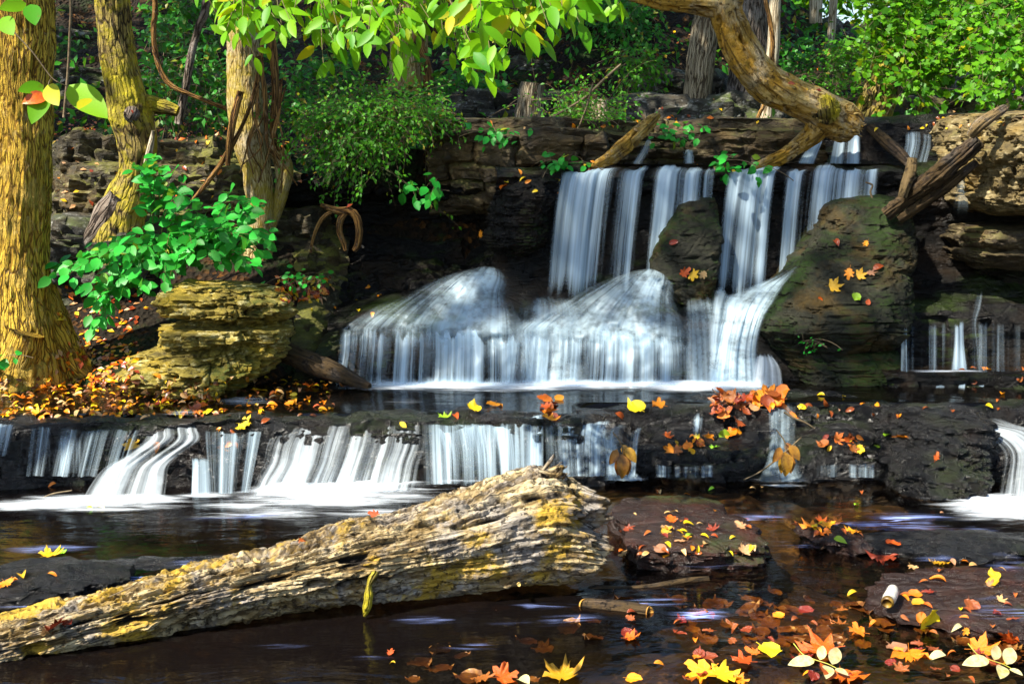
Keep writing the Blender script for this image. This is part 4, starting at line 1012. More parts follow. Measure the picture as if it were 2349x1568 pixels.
for lb, q, y in (('thin lichened twig poking from the drift of brown leaves', [(1798, 945, 2.4), (1820, 958, 2.4), (1845, 968, 2.2), (1868, 982, 1.4)], 5.45),
              ('lichened twig slanting up out of the step pool', [(1705, 1100, 1.2), (1745, 1080, 2), (1790, 1045, 2.2), (1838, 1002, 1.6)], 5.1),
              ('thin twig lying in the foam below the slanting cascade', [(88, 1146, 1.4), (120, 1132, 2), (165, 1124, 1.4)], 5.05),
              ('forked twig wedged in the lip of the far falls', [(2000, 455, 2.5), (1996, 440, 2.5), (2000, 425, 2.5), (1985, 418, 2)], 6.8),
              ('fine twig on the fallen log', [(250, 1368, 1.2), (300, 1345, 1.6), (330, 1325, 1)], 3.5)):
    log_thing('twig', lb, 'twig', q, y, M['twig'], ns=8, nl=30, lump=.15)
rt = thing('root', 'looped brown roots hanging in the dark hollow', 'root', at(800, 580, 7.1))
rt.name = 'hanging_root'
for pp in ([(735, 470, 5), (775, 484, 9), (805, 484, 10), (822, 510, 9), (822, 555, 8), (812, 575, 6)], [(800, 482, 6), (782, 500, 8), (778, 530, 7), (790, 562, 6), (792, 575, 4)], [(770, 480, 5), (740, 500, 5), (720, 540, 4), (712, 580, 3)]):
    px_tube('root_loop', pp, 7.1, M['vine'], rt, ns=16, lump=.15)
hs = thing('hollow_stem', 'small pale hollow piece of stem lying open-ended in the shallows', 'stem', at(2040, 1385, 3.72))
px_tube('shell', [(2047, 1352, 13, 3.80), (2045, 1360, 15, 3.76), (2040, 1370, 16, 3.72), (2036, 1378, 14.5, 3.69)], 3.7, plain_mat('pale_shell', (.72, .70, .62), .4, (.5, .45, .36), 50), hs, ns=24, nl=24)
px_tube('rim', [(2036.5, 1378, 14, 3.688), (2035, 1381, 15, 3.68), (2034, 1383, 11.5, 3.675)], 3.68, plain_mat('gold_rim', (.30, .18, .02), .4, (.06, .03, .01), 40), hs, ns=24, nl=10)
# ------------------------------------------------------------------ falls and foam
def waterfall(label, parts, name='waterfall'):
    for k, (rows, mat, kw) in enumerate(parts):
        o = sheet(name, rows, M[mat], **kw)
        prop(o, label, 'waterfall', kind='structure')

ca = [(0, .70), (.05, .92), (.22, .86), (.30, .72), (.35, .18), (.40, .22), (.44, .80), (.50, .70), (.54, .22), (.60, .26), (.64, .92), (.74, .90), (.78, .26), (.83, .65), (.9, .5), (.95, .6), (1, .4)]
cb = [(0, .70), (.05, .92), (.20, .84), (.28, .70), (.33, .16), (.38, .20), (.42, .86), (.48, .78), (.53, .20), (.57, .26), (.61, .82), (.66, .70), (.70, .2), (.74, .78), (.84, .74), (.88, .42), (.92, .7), (1, .35)]
fv_ = [(0, .05), (.07, .85), (.16, 1.2), (.5, 1.0), (.88, .85), (1, .1)]
waterfall('tall curtain of water falling to the smaller wedged slab', [([[(1318, 380, 7.08), (1385, 373, 7.08), (1450, 380, 7.08), (1520, 369, 7.08), (1590, 378, 7.08), (1652, 372, 7.08)], [(1292, 394, 6.96), (1385, 386, 6.96), (1450, 393, 6.96), (1520, 383, 6.96), (1590, 390, 6.96), (1652, 386, 6.96)], [(1280, 406, 6.90), (1645, 402, 6.90)], [(1268, 470, 6.86), (1640, 470, 6.86)], [(1258, 560, 6.84), (1630, 560, 6.84)], [(1244, 715, 6.76), (1616, 715, 6.76)]], 'fall', dict(cols=ca, vcol=fv_, seed=1, ragb=.02, rag=.06))])
waterfall('tall curtain of water falling between the slabs', [([[(1700, 380, 7.08), (1760, 371, 7.08), (1830, 378, 7.08), (1890, 368, 7.08), (1960, 376, 7.08), (2022, 373, 7.08)], [(1675, 394, 6.96), (1760, 385, 6.96), (1830, 391, 6.96), (1890, 382, 6.96), (1960, 389, 6.96), (2026, 387, 6.96)], [(1662, 400, 6.90), (2024, 400, 6.90)], [(1650, 470, 6.86), (2018, 470, 6.86)], [(1640, 560, 6.84), (2012, 560, 6.84)], [(1626, 722, 6.76), (1998, 722, 6.76)]], 'fall', dict(cols=cb, vcol=fv_, seed=2, ragb=.02, rag=.06))])
# low spills behind the lip
waterfall('short twin spill pouring from under the driftwood end', [
    ([[(1915, 302, 7.42), (1972, 302, 7.42)], [(1908, 320, 7.36), (1973, 320, 7.36)], [(1896, 374, 7.28), (1974, 376, 7.28)]], 'fall', dict(cols=[(0, .5), (.25, .8), (.5, .5), (.75, 1.0), (1, .9)], seed=3, gain=1.05, edge=.15)),
    ([[(1865, 318, 7.40), (1892, 318, 7.40)], [(1850, 335, 7.35), (1888, 335, 7.35)], [(1822, 376, 7.26), (1874, 376, 7.26)]], 'fall', dict(seed=4, gain=.85, edge=.25))])
waterfall('short spill beside the propped tan limb', [
    ([[(1478, 318, 7.36), (1500, 318, 7.36)], [(1462, 345, 7.30), (1492, 345, 7.30)], [(1440, 374, 7.26), (1475, 374, 7.26)]], 'fall', dict(seed=5, gain=.6, edge=.4)),
    ([[(1566, 340, 7.36), (1592, 340, 7.36)], [(1566, 374, 7.26), (1594, 374, 7.26)]], 'fall', dict(seed=6, gain=.6, edge=.4))])
def mound(dx, lab, sd):
    def s(r): return [(x + dx, y + (5 if dx else 0), Y) for x, y, Y in r]
    dome = [s(r) for r in ([(1070, 618, 6.80), (1116, 610, 6.78), (1158, 617, 6.80)], [(1034, 625, 6.72), (1112, 615, 6.66), (1174, 630, 6.72)], [(980, 641, 6.65), (1106, 630, 6.57), (1190, 654, 6.65)], [(908, 672, 6.59), (1098, 666, 6.50), (1198, 690, 6.58)],
            [(830, 711, 6.50), (1090, 704, 6.43), (1222, 722, 6.50)], [(770, 748, 6.42), (1084, 742, 6.37), (1240, 750, 6.43)], [(762, 768, 6.35), (1082, 762, 6.32), (1244, 770, 6.36)], [(758, 815, 6.29), (1078, 812, 6.265), (1248, 815, 6.30)])]
    cl = [(0, .46), (.12, .56), (.28, .52), (.42, .60), (.54, .85), (.62, 1.12), (.70, 1.12), (.77, .85), (.84, .52), (.92, .42), (1, .34)]
    o = sheet('waterfall', dome, M['veil'], cols=cl, vcol=[(0, .0), (.20, .60), (.33, 1.0), (.42, 1.0), (.58, .90), (.76, 1.0), (.86, .7), (1, 0)], seed=sd, gain=1.12, edge=.14, nu=190, wob=.003, rag=0, lump=.05,
              fade=lambda u, v: (1 - (1 - sstep(0, .40, u)) * (1 - sstep(.40, .90, v))) * (1 - (1 - sstep(0, .36, 1 - u)) * (1 - sstep(.4, .9, v))))
    prop(o, lab, 'waterfall', kind='structure')
    tier = [s(r) for r in ([(764, 756, 6.41), (840, 738, 6.40), (920, 750, 6.39), (1000, 734, 6.38), (1084, 742, 6.36), (1160, 756, 6.39), (1246, 744, 6.42)], [(758, 772, 6.36), (840, 756, 6.355), (920, 766, 6.345), (1000, 752, 6.335), (1082, 760, 6.325), (1160, 772, 6.345), (1248, 764, 6.36)], [(754, 800, 6.31), (1079, 798, 6.29), (1250, 800, 6.32)], [(748, 845, 6.27), (1074, 845, 6.25), (1252, 845, 6.28)], [(742, 892, 6.22), (1070, 892, 6.21), (1254, 892, 6.22)])]
    cl2 = [(0, .30), (.05, .55), (.09, .75), (.13, .35), (.19, .62), (.24, .72), (.29, .38), (.36, .66), (.41, .42), (.47, .60), (.54, .95), (.62, 1.1), (.70, .98), (.76, .60), (.82, .75), (.87, .42), (.93, .62), (1, .40)]
    o = sheet('waterfall', tier, M['fall'], cols=cl2, vcol=[(0, 0), (.10, .45), (.25, .95), (.4, .92), (.8, .68), (1, 1.05)], seed=sd + 30, edge=.08, nu=190, wob=.006, rag=.16, lump=.03)
    prop(o, lab, 'waterfall', kind='structure')
mound(0, 'spreading fan of white water below the dark hollow', 7)
mound(378, 'spreading fan of white water below the smaller wedged slab', 9)
waterfall('white chute running down the edge of the big tilted slab', [
    ([[(1838, 600, 6.62), (1866, 580, 6.62)], [(1770, 634, 6.58), (1838, 614, 6.54)], [(1700, 662, 6.54), (1808, 650, 6.46)], [(1656, 686, 6.47), (1784, 690, 6.38)], [(1648, 730, 6.40), (1758, 730, 6.30)], [(1632, 800, 6.32), (1742, 800, 6.26)], [(1612, 888, 6.22), (1752, 888, 6.20)]], 'veil',
     dict(cols=[(0, .5), (.4, .9), (.75, 1.0), (1, .85)], vcol=[(0, 0), (.18, .30), (.36, 1.0), (.6, 1.0), (1, 1.0)], seed=11, edge=.2, nu=110)),
    ([[(1735, 806, 6.28), (1770, 812, 6.26)], [(1722, 840, 6.22), (1792, 845, 6.2)], [(1712, 892, 6.16), (1798, 894, 6.14)]], 'rush', dict(seed=12, gain=.85, edge=.15)),
    ([[(1640, 650, 6.6), (1720, 668, 6.56)], [(1632, 690, 6.5), (1690, 700, 6.48)], [(1625, 790, 6.36), (1670, 790, 6.34)], [(1618, 885, 6.24), (1660, 885, 6.24)]], 'veil', dict(seed=13, gain=.6, edge=.2))])
waterfall('soft spray along the foot of the white fans', [
    ([[(800, 862, 6.20), (1790, 862, 6.18)], [(800, 872, 6.18), (1790, 872, 6.16)], [(790, 893, 6.14), (1800, 894, 6.12)]], 'veil', dict(seed=14, edge=.08, vcol=[(0, 0), (.4, .35), (.8, .85), (1, .9)]))])
waterfall('thin veil of water between the two white fans', [
    ([[(1190, 668, 6.62), (1300, 668, 6.64)], [(1180, 700, 6.55), (1340, 700, 6.57)], [(1170, 750, 6.44), (1350, 750, 6.44)], [(1165, 800, 6.34), (1355, 800, 6.34)], [(1160, 888, 6.22), (1360, 888, 6.22)]], 'veil', dict(seed=15, gain=.72, edge=.3, vcol=[(0, 0), (.2, .8), (1, 1)])),
    ([[(1560, 668, 6.62), (1660, 672, 6.62)], [(1560, 700, 6.54), (1670, 705, 6.54)], [(1560, 750, 6.42), (1680, 750, 6.42)], [(1560, 888, 6.22), (1690, 888, 6.22)]], 'veil', dict(seed=16, gain=.72, edge=.3, vcol=[(0, 0), (.2, .8), (1, 1)]))])
# drips on the right wall
waterfall('thin drips down the dark wall under the pale overhang', [
    ([[(2066, 742, 6.28), (2082, 742, 6.28)], [(2066, 790, 6.26), (2082, 790, 6.26)], [(2064, 852, 6.24), (2084, 852, 6.24)]], 'fall', dict(seed=21, gain=.55, edge=.2)),
    ([[(2186, 735, 6.4), (2212, 735, 6.4)], [(2184, 790, 6.34), (2214, 790, 6.34)], [(2176, 852, 6.26), (2222, 852, 6.26)]], 'fall', dict(seed=22, gain=.75, edge=.3)),
    ([[(2240, 660, 6.52), (2256, 655, 6.52)], [(2228, 700, 6.48), (2250, 705, 6.48)], [(2222, 742, 6.4), (2240, 742, 6.4)], [(2226, 800, 6.32), (2246, 800, 6.32)], [(2222, 852, 6.26), (2252, 852, 6.26)]], 'fall', dict(seed=23, gain=.55, edge=.3)),
    ([[(2050, 735, 6.36), (2348, 735, 6.3)], [(2050, 790, 6.32), (2348, 790, 6.25)], [(2050, 852, 6.26), (2348, 852, 6.2)]], 'fall', dict(seed=24, gain=.17)),
    ([[(2205, 350, 6.75), (2228, 345, 6.72)], [(2190, 400, 6.7), (2236, 400, 6.68)], [(2178, 450, 6.66), (2242, 450, 6.64)], [(2172, 500, 6.62), (2238, 500, 6.6)]], 'veil', dict(seed=25, gain=.42, edge=.45, vcol=[(0, 0), (.3, 1), (.7, .7), (1, 0)])),
    ([[(2050, 305, 7.3), (2150, 300, 7.3)], [(2050, 330, 7.24), (2150, 330, 7.24)], [(2040, 372, 7.2), (2140, 372, 7.2)]], 'fall', dict(seed=26, gain=.30, edge=.3))])
waterfall('little spills over the shelf under the dark drip wall', [
    ([[(2145, 872, 6.22), (2165, 872, 6.22)], [(2134, 902, 6.1), (2168, 902, 6.1)]], 'fall', dict(seed=31, gain=.75, edge=.2)),
    ([[(2198, 872, 6.22), (2216, 872, 6.22)], [(2192, 902, 6.1), (2212, 902, 6.1)]], 'fall', dict(seed=32, gain=.85, edge=.2)),
    ([[(2248, 872, 6.22), (2266, 872, 6.22)], [(2234, 902, 6.1), (2250, 902, 6.1)]], 'fall', dict(seed=33, gain=.6, edge=.2))])
# lower step
def ls(lab, *parts): waterfall(lab, parts)
ls('small side spill at the far end of the lower step', ([[(-30, 966, 5.38), (44, 966, 5.38)], [(-30, 985, 5.30), (36, 985, 5.30)], [(-40, 1045, 5.18), (22, 1045, 5.18)]], 'fall', dict(seed=41, gain=.75, edge=.25, vcol=[(0, .1), (.2, 1), (1, .6)])),
   ([[(80, 990, 5.3), (230, 990, 5.3)], [(80, 1085, 5.14), (230, 1085, 5.14)]], 'fall', dict(seed=42, gain=.32, edge=.3, vcol=[(0, 0), (.3, 1), (1, .5)])))
ls('slanting white cascade over the lower step beside the orange leaves',
   ([[(322, 975, 5.44), (462, 962, 5.46)], [(318, 990, 5.38), (468, 985, 5.38)], [(310, 1010, 5.32), (470, 1012, 5.32)], [(262, 1045, 5.26), (420, 1048, 5.27)], [(215, 1075, 5.20), (400, 1070, 5.22)], [(185, 1110, 5.12), (396, 1105, 5.15)], [(160, 1150, 5.03), (392, 1142, 5.07)]], 'rush',
    dict(cols=[(0, .7), (.2, .85), (.5, .75), (.8, .85), (1, .6)], vcol=[(0, .0), (.12, .75), (.3, .75), (.42, .50), (.55, .95), (1, 1.1)], seed=43, edge=.16, gain=.82)))
ls('narrow spill between two dark humps of the lower step', ([[(430, 1046, 5.28), (500, 1050, 5.28)], [(432, 1072, 5.2), (500, 1074, 5.2)], [(428, 1134, 5.1), (506, 1132, 5.1)]], 'fall', dict(seed=44, gain=.9, edge=.3, cols=[(0, .3), (.2, .9), (.4, .5), (.6, .8), (.8, .3), (1, .6)], vcol=[(0, 0), (.2, .9), (1, .8)])))
ls('broad bright cascade over the lower step behind the rotten log',
   ([[(622, 974, 5.44), (990, 962, 5.46)], [(610, 988, 5.37), (992, 978, 5.38)], [(590, 1022, 5.29), (990, 1020, 5.31)], [(580, 1062, 5.20), (974, 1062, 5.25)], [(556, 1100, 5.12), (968, 1100, 5.18)], [(540, 1138, 5.04), (962, 1122, 5.12)]], 'rush',
    dict(cols=[(0, .45), (.12, .50), (.22, .95), (.30, 1.0), (.36, .55), (.42, .9), (.52, .72), (.6, .8), (.8, .66), (.92, .5), (1, .35)], vcol=[(0, .0), (.12, .70), (.3, .78), (.6, .92), (1, 1.15)], seed=45, edge=.12, gain=.84)))
ls('row of thin spills over the lower step behind the log stub',
   ([[(985, 968, 5.44), (1205, 966, 5.44)], [(985, 985, 5.36), (1208, 985, 5.36)], [(1000, 1040, 5.26), (1212, 1040, 5.26)], [(1005, 1112, 5.14), (1215, 1110, 5.14)]], 'fall', dict(cols=[(0, .45), (.15, .6), (.25, .38), (.4, .7), (.5, .6), (.6, .38), (.7, .7), (.8, .45), (.9, .65), (1, .4)], seed=46, edge=.12, vcol=[(0, .2), (.15, 1.1), (.7, .8), (1, .5)])),
   ([[(1212, 948, 5.46), (1248, 948, 5.46)], [(1208, 968, 5.38), (1248, 968, 5.38)], [(1204, 1030, 5.28), (1248, 1030, 5.28)], [(1204, 1096, 5.16), (1248, 1096, 5.16)]], 'fall', dict(seed=47, gain=.95, edge=.3, vcol=[(0, .1), (.15, .9), (1, .7)])))
ls('thin spills beside the broken brown leaf clump on the lower step',
   ([[(1278, 968, 5.44), (1410, 962, 5.46)], [(1282, 985, 5.36), (1402, 985, 5.36)], [(1290, 1045, 5.26), (1385, 1045, 5.26)]], 'fall', dict(seed=48, gain=.6, edge=.2, vcol=[(0, .1), (.2, 1.1), (1, .3)])),
   ([[(1372, 985, 5.38), (1412, 985, 5.38)], [(1376, 1010, 5.33), (1416, 1010, 5.33)], [(1380, 1050, 5.25), (1432, 1050, 5.25)], [(1376, 1102, 5.15), (1490, 1102, 5.14)]], 'veil', dict(seed=49, gain=.8, edge=.35, vcol=[(0, 0), (.2, .8), (1, 1.1)])),
   ([[(1584, 945, 5.58), (1622, 943, 5.58)], [(1582, 980, 5.50), (1618, 980, 5.50)], [(1580, 1012, 5.45), (1612, 1012, 5.45)]], 'fall', dict(seed=50, gain=.7, edge=.4, vcol=[(0, 0), (.3, 1), (.6, .9), (1, 0)])))
ls('misty spill behind the hanging brown leaves', ([[(1752, 918, 5.66), (1832, 916, 5.66)], [(1750, 960, 5.53), (1834, 960, 5.53)], [(1752, 1010, 5.37), (1832, 1010, 5.37)], [(1744, 1055, 5.28), (1838, 1055, 5.28)], [(1716, 1104, 5.15), (1868, 1104, 5.14)]], 'veil', dict(cols=[(0, .3), (.3, .8), (.5, .6), (.75, .5), (.9, .75), (1, .3)], seed=51, gain=.9, edge=.35, vcol=[(0, 0), (.15, .8), (.7, .75), (1, 1.1)])))
ls('blue white torrent pouring past the glossy black rock', ([[(2120, 962, 5.60), (2290, 948, 5.64)], [(2190, 984, 5.46), (2348, 972, 5.50)], [(2245, 1008, 5.36), (2420, 985, 5.45)], [(2276, 1040, 5.32), (2470, 1030, 5.34)], [(2270, 1090, 5.2), (2480, 1090, 5.2)], [(2250, 1155, 5.02), (2500, 1150, 5.02)]], 'rush',
   dict(cols=[(0, .55), (.25, .9), (.6, 1.0), (1, .9)], vcol=[(0, .15), (.2, .7), (.35, .95), (.5, .8), (.75, .8), (1, 1.1)], seed=52, edge=.22, gain=.85)))

ls('fine threads of water seeping over the lower step in between the cascades',
   ([[(40, 978, 5.40), (330, 978, 5.42)], [(40, 1000, 5.27), (320, 1000, 5.28)], [(30, 1092, 5.11), (290, 1092, 5.11)]], 'fall', dict(seed=61, gain=.33, edge=.1, rag=.12)),
   ([[(465, 985, 5.42), (625, 982, 5.42)], [(465, 1005, 5.30), (620, 1005, 5.30)], [(475, 1130, 5.08), (590, 1130, 5.08)]], 'fall', dict(seed=62, gain=.46, edge=.15, rag=.12)),
   ([[(960, 968, 5.42), (1300, 966, 5.42)], [(960, 988, 5.32), (1300, 988, 5.32)], [(965, 1112, 5.12), (1300, 1095, 5.12)]], 'fall', dict(seed=63, gain=.42, edge=.1, rag=.12)),
   ([[(1490, 1064, 5.30), (1650, 1064, 5.30)], [(1490, 1094, 5.20), (1650, 1094, 5.20)]], 'fall', dict(seed=64, gain=.33, edge=.2)),
   ([[(1860, 1064, 5.30), (2020, 1064, 5.30)], [(1860, 1094, 5.20), (2020, 1094, 5.20)]], 'fall', dict(seed=65, gain=.33, edge=.2)),
   ([[(1250, 972, 5.42), (1500, 968, 5.42)], [(1250, 1000, 5.33), (1480, 1000, 5.33)], [(1260, 1092, 5.16), (1470, 1092, 5.16)]], 'fall', dict(seed=66, gain=.40, edge=.15, rag=.12)))

def foam(pts, z, mat='foam', gain=1.0, seed=0, rot=0.0):
    """pts: (dx, dy, rx px, ry px, density): soft patches of froth and of painted sky reflection lying on the water"""
    for k, (x, y, rx, ry, d) in enumerate(pts):
        n = 34
        a, b = np.meshgrid(np.linspace(-1, 1, n), np.linspace(-1, 1, n), indexing='ij')
        c = atz(x, y, z); ex = (atz(x + rx, y, z) - c); ey = atz(x, y - ry, z) - c
        ang = rot
        X = c[0] + a * ex[0] - b * math.tan(ang) * ey[1]; Y = c[1] + b * ey[1] + a * math.tan(ang) * ex[0]
        r = np.hypot(a, b)
        den = d * (1 - sstep(.0, 1.0, r)) ** 1.2
        V = np.stack([X, Y, z + .006 + .0009 * k + .002 * vn(X * 9, Y * 9, 0, seed)], -1)
        UV = np.stack([X + seed * 1.7, Y], -1).reshape(-1, 2)
        o = mk('foam_and_sky_streaks', V.reshape(-1, 3), gridF(n, n), M[mat], uv=UV, attrs={'dens': den.ravel() * gain})
        prop(o, kind='structure')
foam([(1000, 884, 300, 15, 1.5), (1330, 883, 300, 16, 1.5), (1600, 884, 260, 17, 1.6), (1180, 890, 560, 20, .9), (1600, 893, 300, 18, .9), (900, 893, 220, 14, .6)], .272, seed=1)
foam([(2150, 853, 110, 6, 1.0), (2210, 853, 70, 5, 1.0)], .345, seed=2)
foam([(560, 922, 130, 22, .50), (920, 925, 110, 16, .38), (1100, 915, 180, 10, .3), (420, 950, 90, 14, .5), (1500, 912, 150, 10, .3)], .272, seed=3, rot=.1)
foam([(200, 1156, 420, 34, .9), (760, 1136, 420, 46, 1.0), (620, 1180, 300, 30, .6), (860, 1180, 260, 26, .5), (260, 1150, 260, 22, 1.5), (60, 1166, 180, 18, 1.1), (480, 1140, 140, 12, .8), (720, 1125, 260, 26, 1.5), (860, 1112, 200, 20, 1.2), (560, 1165, 200, 18, .7), (760, 1160, 260, 24, .75), (1050, 1110, 130, 10, .7), (1150, 1105, 110, 9, .8)], .002, seed=4)
foam([(1430, 1098, 95, 12, .9), (1790, 1100, 130, 15, .95), (1790, 1116, 90, 8, .8), (2280, 1165, 220, 50, 1.0), (2300, 1155, 150, 30, 1.5), (2280, 1185, 190, 32, .65), (2150, 1150, 60, 8, .4), (1570, 1092, 90, 6, .3), (1950, 1092, 90, 6, .3)], .002, seed=5)
foam([(250, 1335, 210, 22, .75), (330, 1318, 130, 16, .6), (130, 1385, 180, 12, .6), (470, 1290, 110, 16, .4), (560, 1190, 140, 10, .4), (120, 1262, 120, 14, .3), (1010, 1425, 120, 14, .5), (1200, 1400, 140, 9, .45), (1270, 1430, 170, 14, .55), (1120, 1490, 120, 10, .4),
      (1500, 1390, 110, 12, .4), (1600, 1420, 90, 18, .5), (1850, 1245, 110, 22, .6), (2050, 1205, 190, 26, .5), (2210, 1230, 160, 30, .55), (2120, 1260, 130, 16, .4), (1720, 1200, 110, 16, .4), (1640, 1300, 110, 16, .4), (900, 1520, 120, 8, .25), (600, 1500, 130, 9, .25)], .002, 'streak', gain=1.9, seed=6, rot=.12)
foam([(2300, 1290, 70, 26, .8), (2310, 1400, 90, 34, .75), (2240, 1420, 80, 14, .7), (2150, 1285, 70, 10, .5)], .036, 'streak', seed=7, rot=.25)
# ------------------------------------------------------------------ leaves on twigs
def bez(a, b, c, n):
    t = np.linspace(0, 1, n)[:, None]
    return (1 - t) ** 2 * a + 2 * t * (1 - t) * b + t * t * c

def tints(r, n, lo=0, hi=1, turn=.05, spots=.5):
    return np.stack([r.uniform(lo, hi, n), np.where(r.uniform(0, 1, n) < turn, r.uniform(.4, 1, n), r.uniform(0, .06, n)), r.uniform(0, spots, n)], -1)

def sprig(root, base, targets, tmpl, mat, twigmat, size, step, seed, arch=.1, first=.25, face=(0, -.6, .7), spread=.55, droop=.35, rad=.003, turn=.05, lo=0, hi=1, twigname='branch', sub=0, szvar=.3, jit=.02, leafname='foliage'):
    """twigs from the base to every target point, leaves in turn on both sides"""
    r = np.random.default_rng(seed)
    tw, pos, dr = [], [], []
    def one(a, c, rr, dens):
        m = (a + c) / 2 + np.array([0, 0, arch * np.linalg.norm(c - a)]) + r.normal(size=3) * .08 * np.linalg.norm(c - a)
        L = np.linalg.norm(c - a); n = max(6, int(L / .03))
        C = bez(a, m, c, n)
        tw.append(tube_geo(C, np.linspace(rr, rr * .35, n), ns=5, nl=n, cap=False))
        T = unit(np.gradient(C, axis=0))
        s = np.arange(first * L, L, dens); k = np.clip((s / L * (n - 1)).astype(int), 0, n - 1)
        for q, i in enumerate(k):
            side = unit(np.cross(T[i], np.array([0, -.5, .8]))) * (1 if q % 2 else -1)
            pos.append(C[i] + r.normal(size=3) * jit); dr.append(T[i] * .55 + side * spread * r.uniform(.6, 1.4) + np.array([0, 0, -droop]) * r.uniform(.4, 1.5) + r.normal(size=3) * .22)
        pos.append(C[-1]); dr.append(T[-1] + np.array([0, 0, -droop * .6]))
        return C
    for b_, c in zip(base, targets):
        C = one(np.asarray(b_), np.asarray(c), rad, step)
        for q in range(sub):
            i = r.integers(len(C) // 3, len(C))
            one(C[i], C[i] + r.normal(size=3) * np.linalg.norm(c - np.asarray(b_)) * .22 + np.array([0, 0, -.02]), rad * .5, step)
    n = len(pos)
    nr = unit(np.array(face) + r.normal(size=(n, 3)) * .45)
    g = merge(tw)
    mk(twigname, g[0], g[1], twigmat, root, uv=g[2])
    leaves(leafname, np.array(pos), np.array(dr), nr, size * r.uniform(1 - szvar, 1 + szvar, n), tmpl, tints(r, n, lo, hi, turn), mat, root)

OV, OVW, DI = leaf_ovate(.40), leaf_ovate(.62, rows=4), leaf_diamond(.55)

def px_pts(r, x0, y0, x1, y1, Y0, Y1, n, shape=None):
    out = []
    while len(out) < n:
        x, y = r.uniform(x0, x1), r.uniform(y0, y1)
        if shape is None or shape((x - x0) / (x1 - x0), (y - y0) / (y1 - y0)): out.append(at(x, y, r.uniform(Y0, Y1)))
    return np.array(out)

# branches hanging in from above the picture
def hang(label, xs, seed, Y=4.3, n=9, size=.064, low=None, turn=.07):
    r = np.random.default_rng(seed)
    anchor = at((xs[0] + xs[1]) / 2, -260, Y)
    root = thing('hanging_branch', label, 'branch', anchor, 'leafy branches hanging in from above')
    tg, bs = [], []
    for k in range(n):
        x = r.uniform(*xs); y = r.uniform(.15, 1.0) * low(x)
        tg.append(at(x, y, Y + r.uniform(-.35, .35))); bs.append(at(x + r.uniform(-160, 60), -170 + r.uniform(-60, 60), Y + r.uniform(-.1, .3)))
    sprig(root, bs, tg, OV, M['greenleaf'], M['twig_green'], size, .033, seed, arch=.08, first=.25, face=(0, -.75, .5), droop=.38, spread=.85, rad=.0035, turn=turn, jit=.03, szvar=.42, hi=1)
low = lambda x: np.interp(x, [500, 545, 600, 680, 720, 800, 860, 950, 1000, 1060, 1110, 1180, 1250, 1330], [60, 95, 150, 60, 190, 110, 120, 160, 60, 195, 190, 120, 70, 60])
hang('green leafy branch hanging over the vine-wrapped tree, yellowing in places', (500, 660), 201, n=20, low=low)
hang('densest bright green branch hanging beside the vine-wrapped tree', (640, 820), 202, n=20, low=low)
hang('bright green branch hanging in front of the grey tan tree', (780, 960), 203, n=20, low=low)
hang('long drooping bright green branch reaching lowest over the bank', (940, 1120), 204, n=21, low=low)
hang('outermost bright green branch with the largest leaves and some yellow ones', (1100, 1345), 205, Y=3.7, n=26, low=low, turn=.14, size=.078)
hang('few green leaves tipping in above the driftwood limb', (1280, 1440), 206, n=5, low=lambda x: 12)

# the near twig in the corner: each big leaf placed by eye
root = thing('near_twig', 'thin near twig with a few large green and orange leaves across the thick ochre trunk', 'branch', at(-20, 20, 2.6))
C = np.array([at(-60, 10, 2.6), at(0, 45, 2.6), at(70, 115, 2.6), at(120, 180, 2.6), at(155, 200, 2.6), at(200, 250, 2.6)])
tube('branch', spline(C, 30), np.linspace(.0022, .0010, 30), M['twig'], root, ns=6, nl=60)
tube('branch', np.array([at(118, 178, 2.6), at(112, 190, 2.6), at(110, 205, 2.58)]), [.001, .001, .0008], M['twig'], root, ns=5, nl=14)
NL = [((158, 195), (245, 268), .125, 0.9, .05), ((100, 196), (42, 208), .072, .5, .0), ((104, 205), (72, 282), .075, .55, .0), ((108, 195), (132, 240), .055, .7, .7), ((60, 8), (0, 20), .07, .8, 0), ((70, 10), (80, 55), .06, .1, .0), ((5, 40), (28, 78), .05, .6, .05), ((205, 225), (180, 248), .03, .8, .75)]
pos = np.array([at(a[0], a[1], 2.6 - .01 * k) for k, (a, b, s, g, y) in enumerate(NL)])
dr = np.array([at(b[0], b[1], 2.55) - at(a[0], a[1], 2.6) for (a, b, s, g, y) in NL]); sz = np.linalg.norm(dr, axis=1)
leaves('foliage', pos, dr, unit(np.tile([.15, -1, .35], (len(NL), 1)) + RNG.normal(size=(len(NL), 3)) * .15), sz, leaf_ovate(.5, .06, .1, 8), np.array([(g, y, .3) for (a, b, s, g, y) in NL]), M['greenleaf'], root)
leaves('turned_leaf', [at(108, 222, 2.57)], [at(66, 230, 2.55) - at(108, 222, 2.57)], [(.1, -1, .5)], [.052], leaf_ovate(.62, .2, .3, 6), np.array([(.2, 1, 1)]), M['f_orange'], root)

# round-leaved shrub on the left bank
root = thing('shrub', 'vivid green round-leaved shrub behind the layered boulder', 'shrub', at(390, 640, 6.6))
r = np.random.default_rng(221)
A = px_pts(r, 270, 360, 420, 480, 6.2, 6.5, 12); B_ = px_pts(r, 370, 440, 640, 620, 6.1, 6.5, 40, lambda u, v: u * .5 + .1 < 1 - abs(v - .55)); C_ = px_pts(r, 115, 520, 400, 650, 6.1, 6.4, 24, lambda u, v: v > .55 - .5 * u); D_ = px_pts(r, 190, 640, 330, 770, 6.1, 6.3, 11, lambda u, v: u < 1.1 - v)
tg = np.vstack([A, B_, C_, D_])
bs = np.vstack([np.tile(at(360, 520, 6.7), (len(A), 1)), np.tile(at(430, 560, 6.7), (len(B_), 1)), np.tile(at(380, 560, 6.7), (len(C_), 1)), np.tile(at(330, 620, 6.6), (len(D_), 1))]) + r.normal(size=(len(tg), 3)) * .05
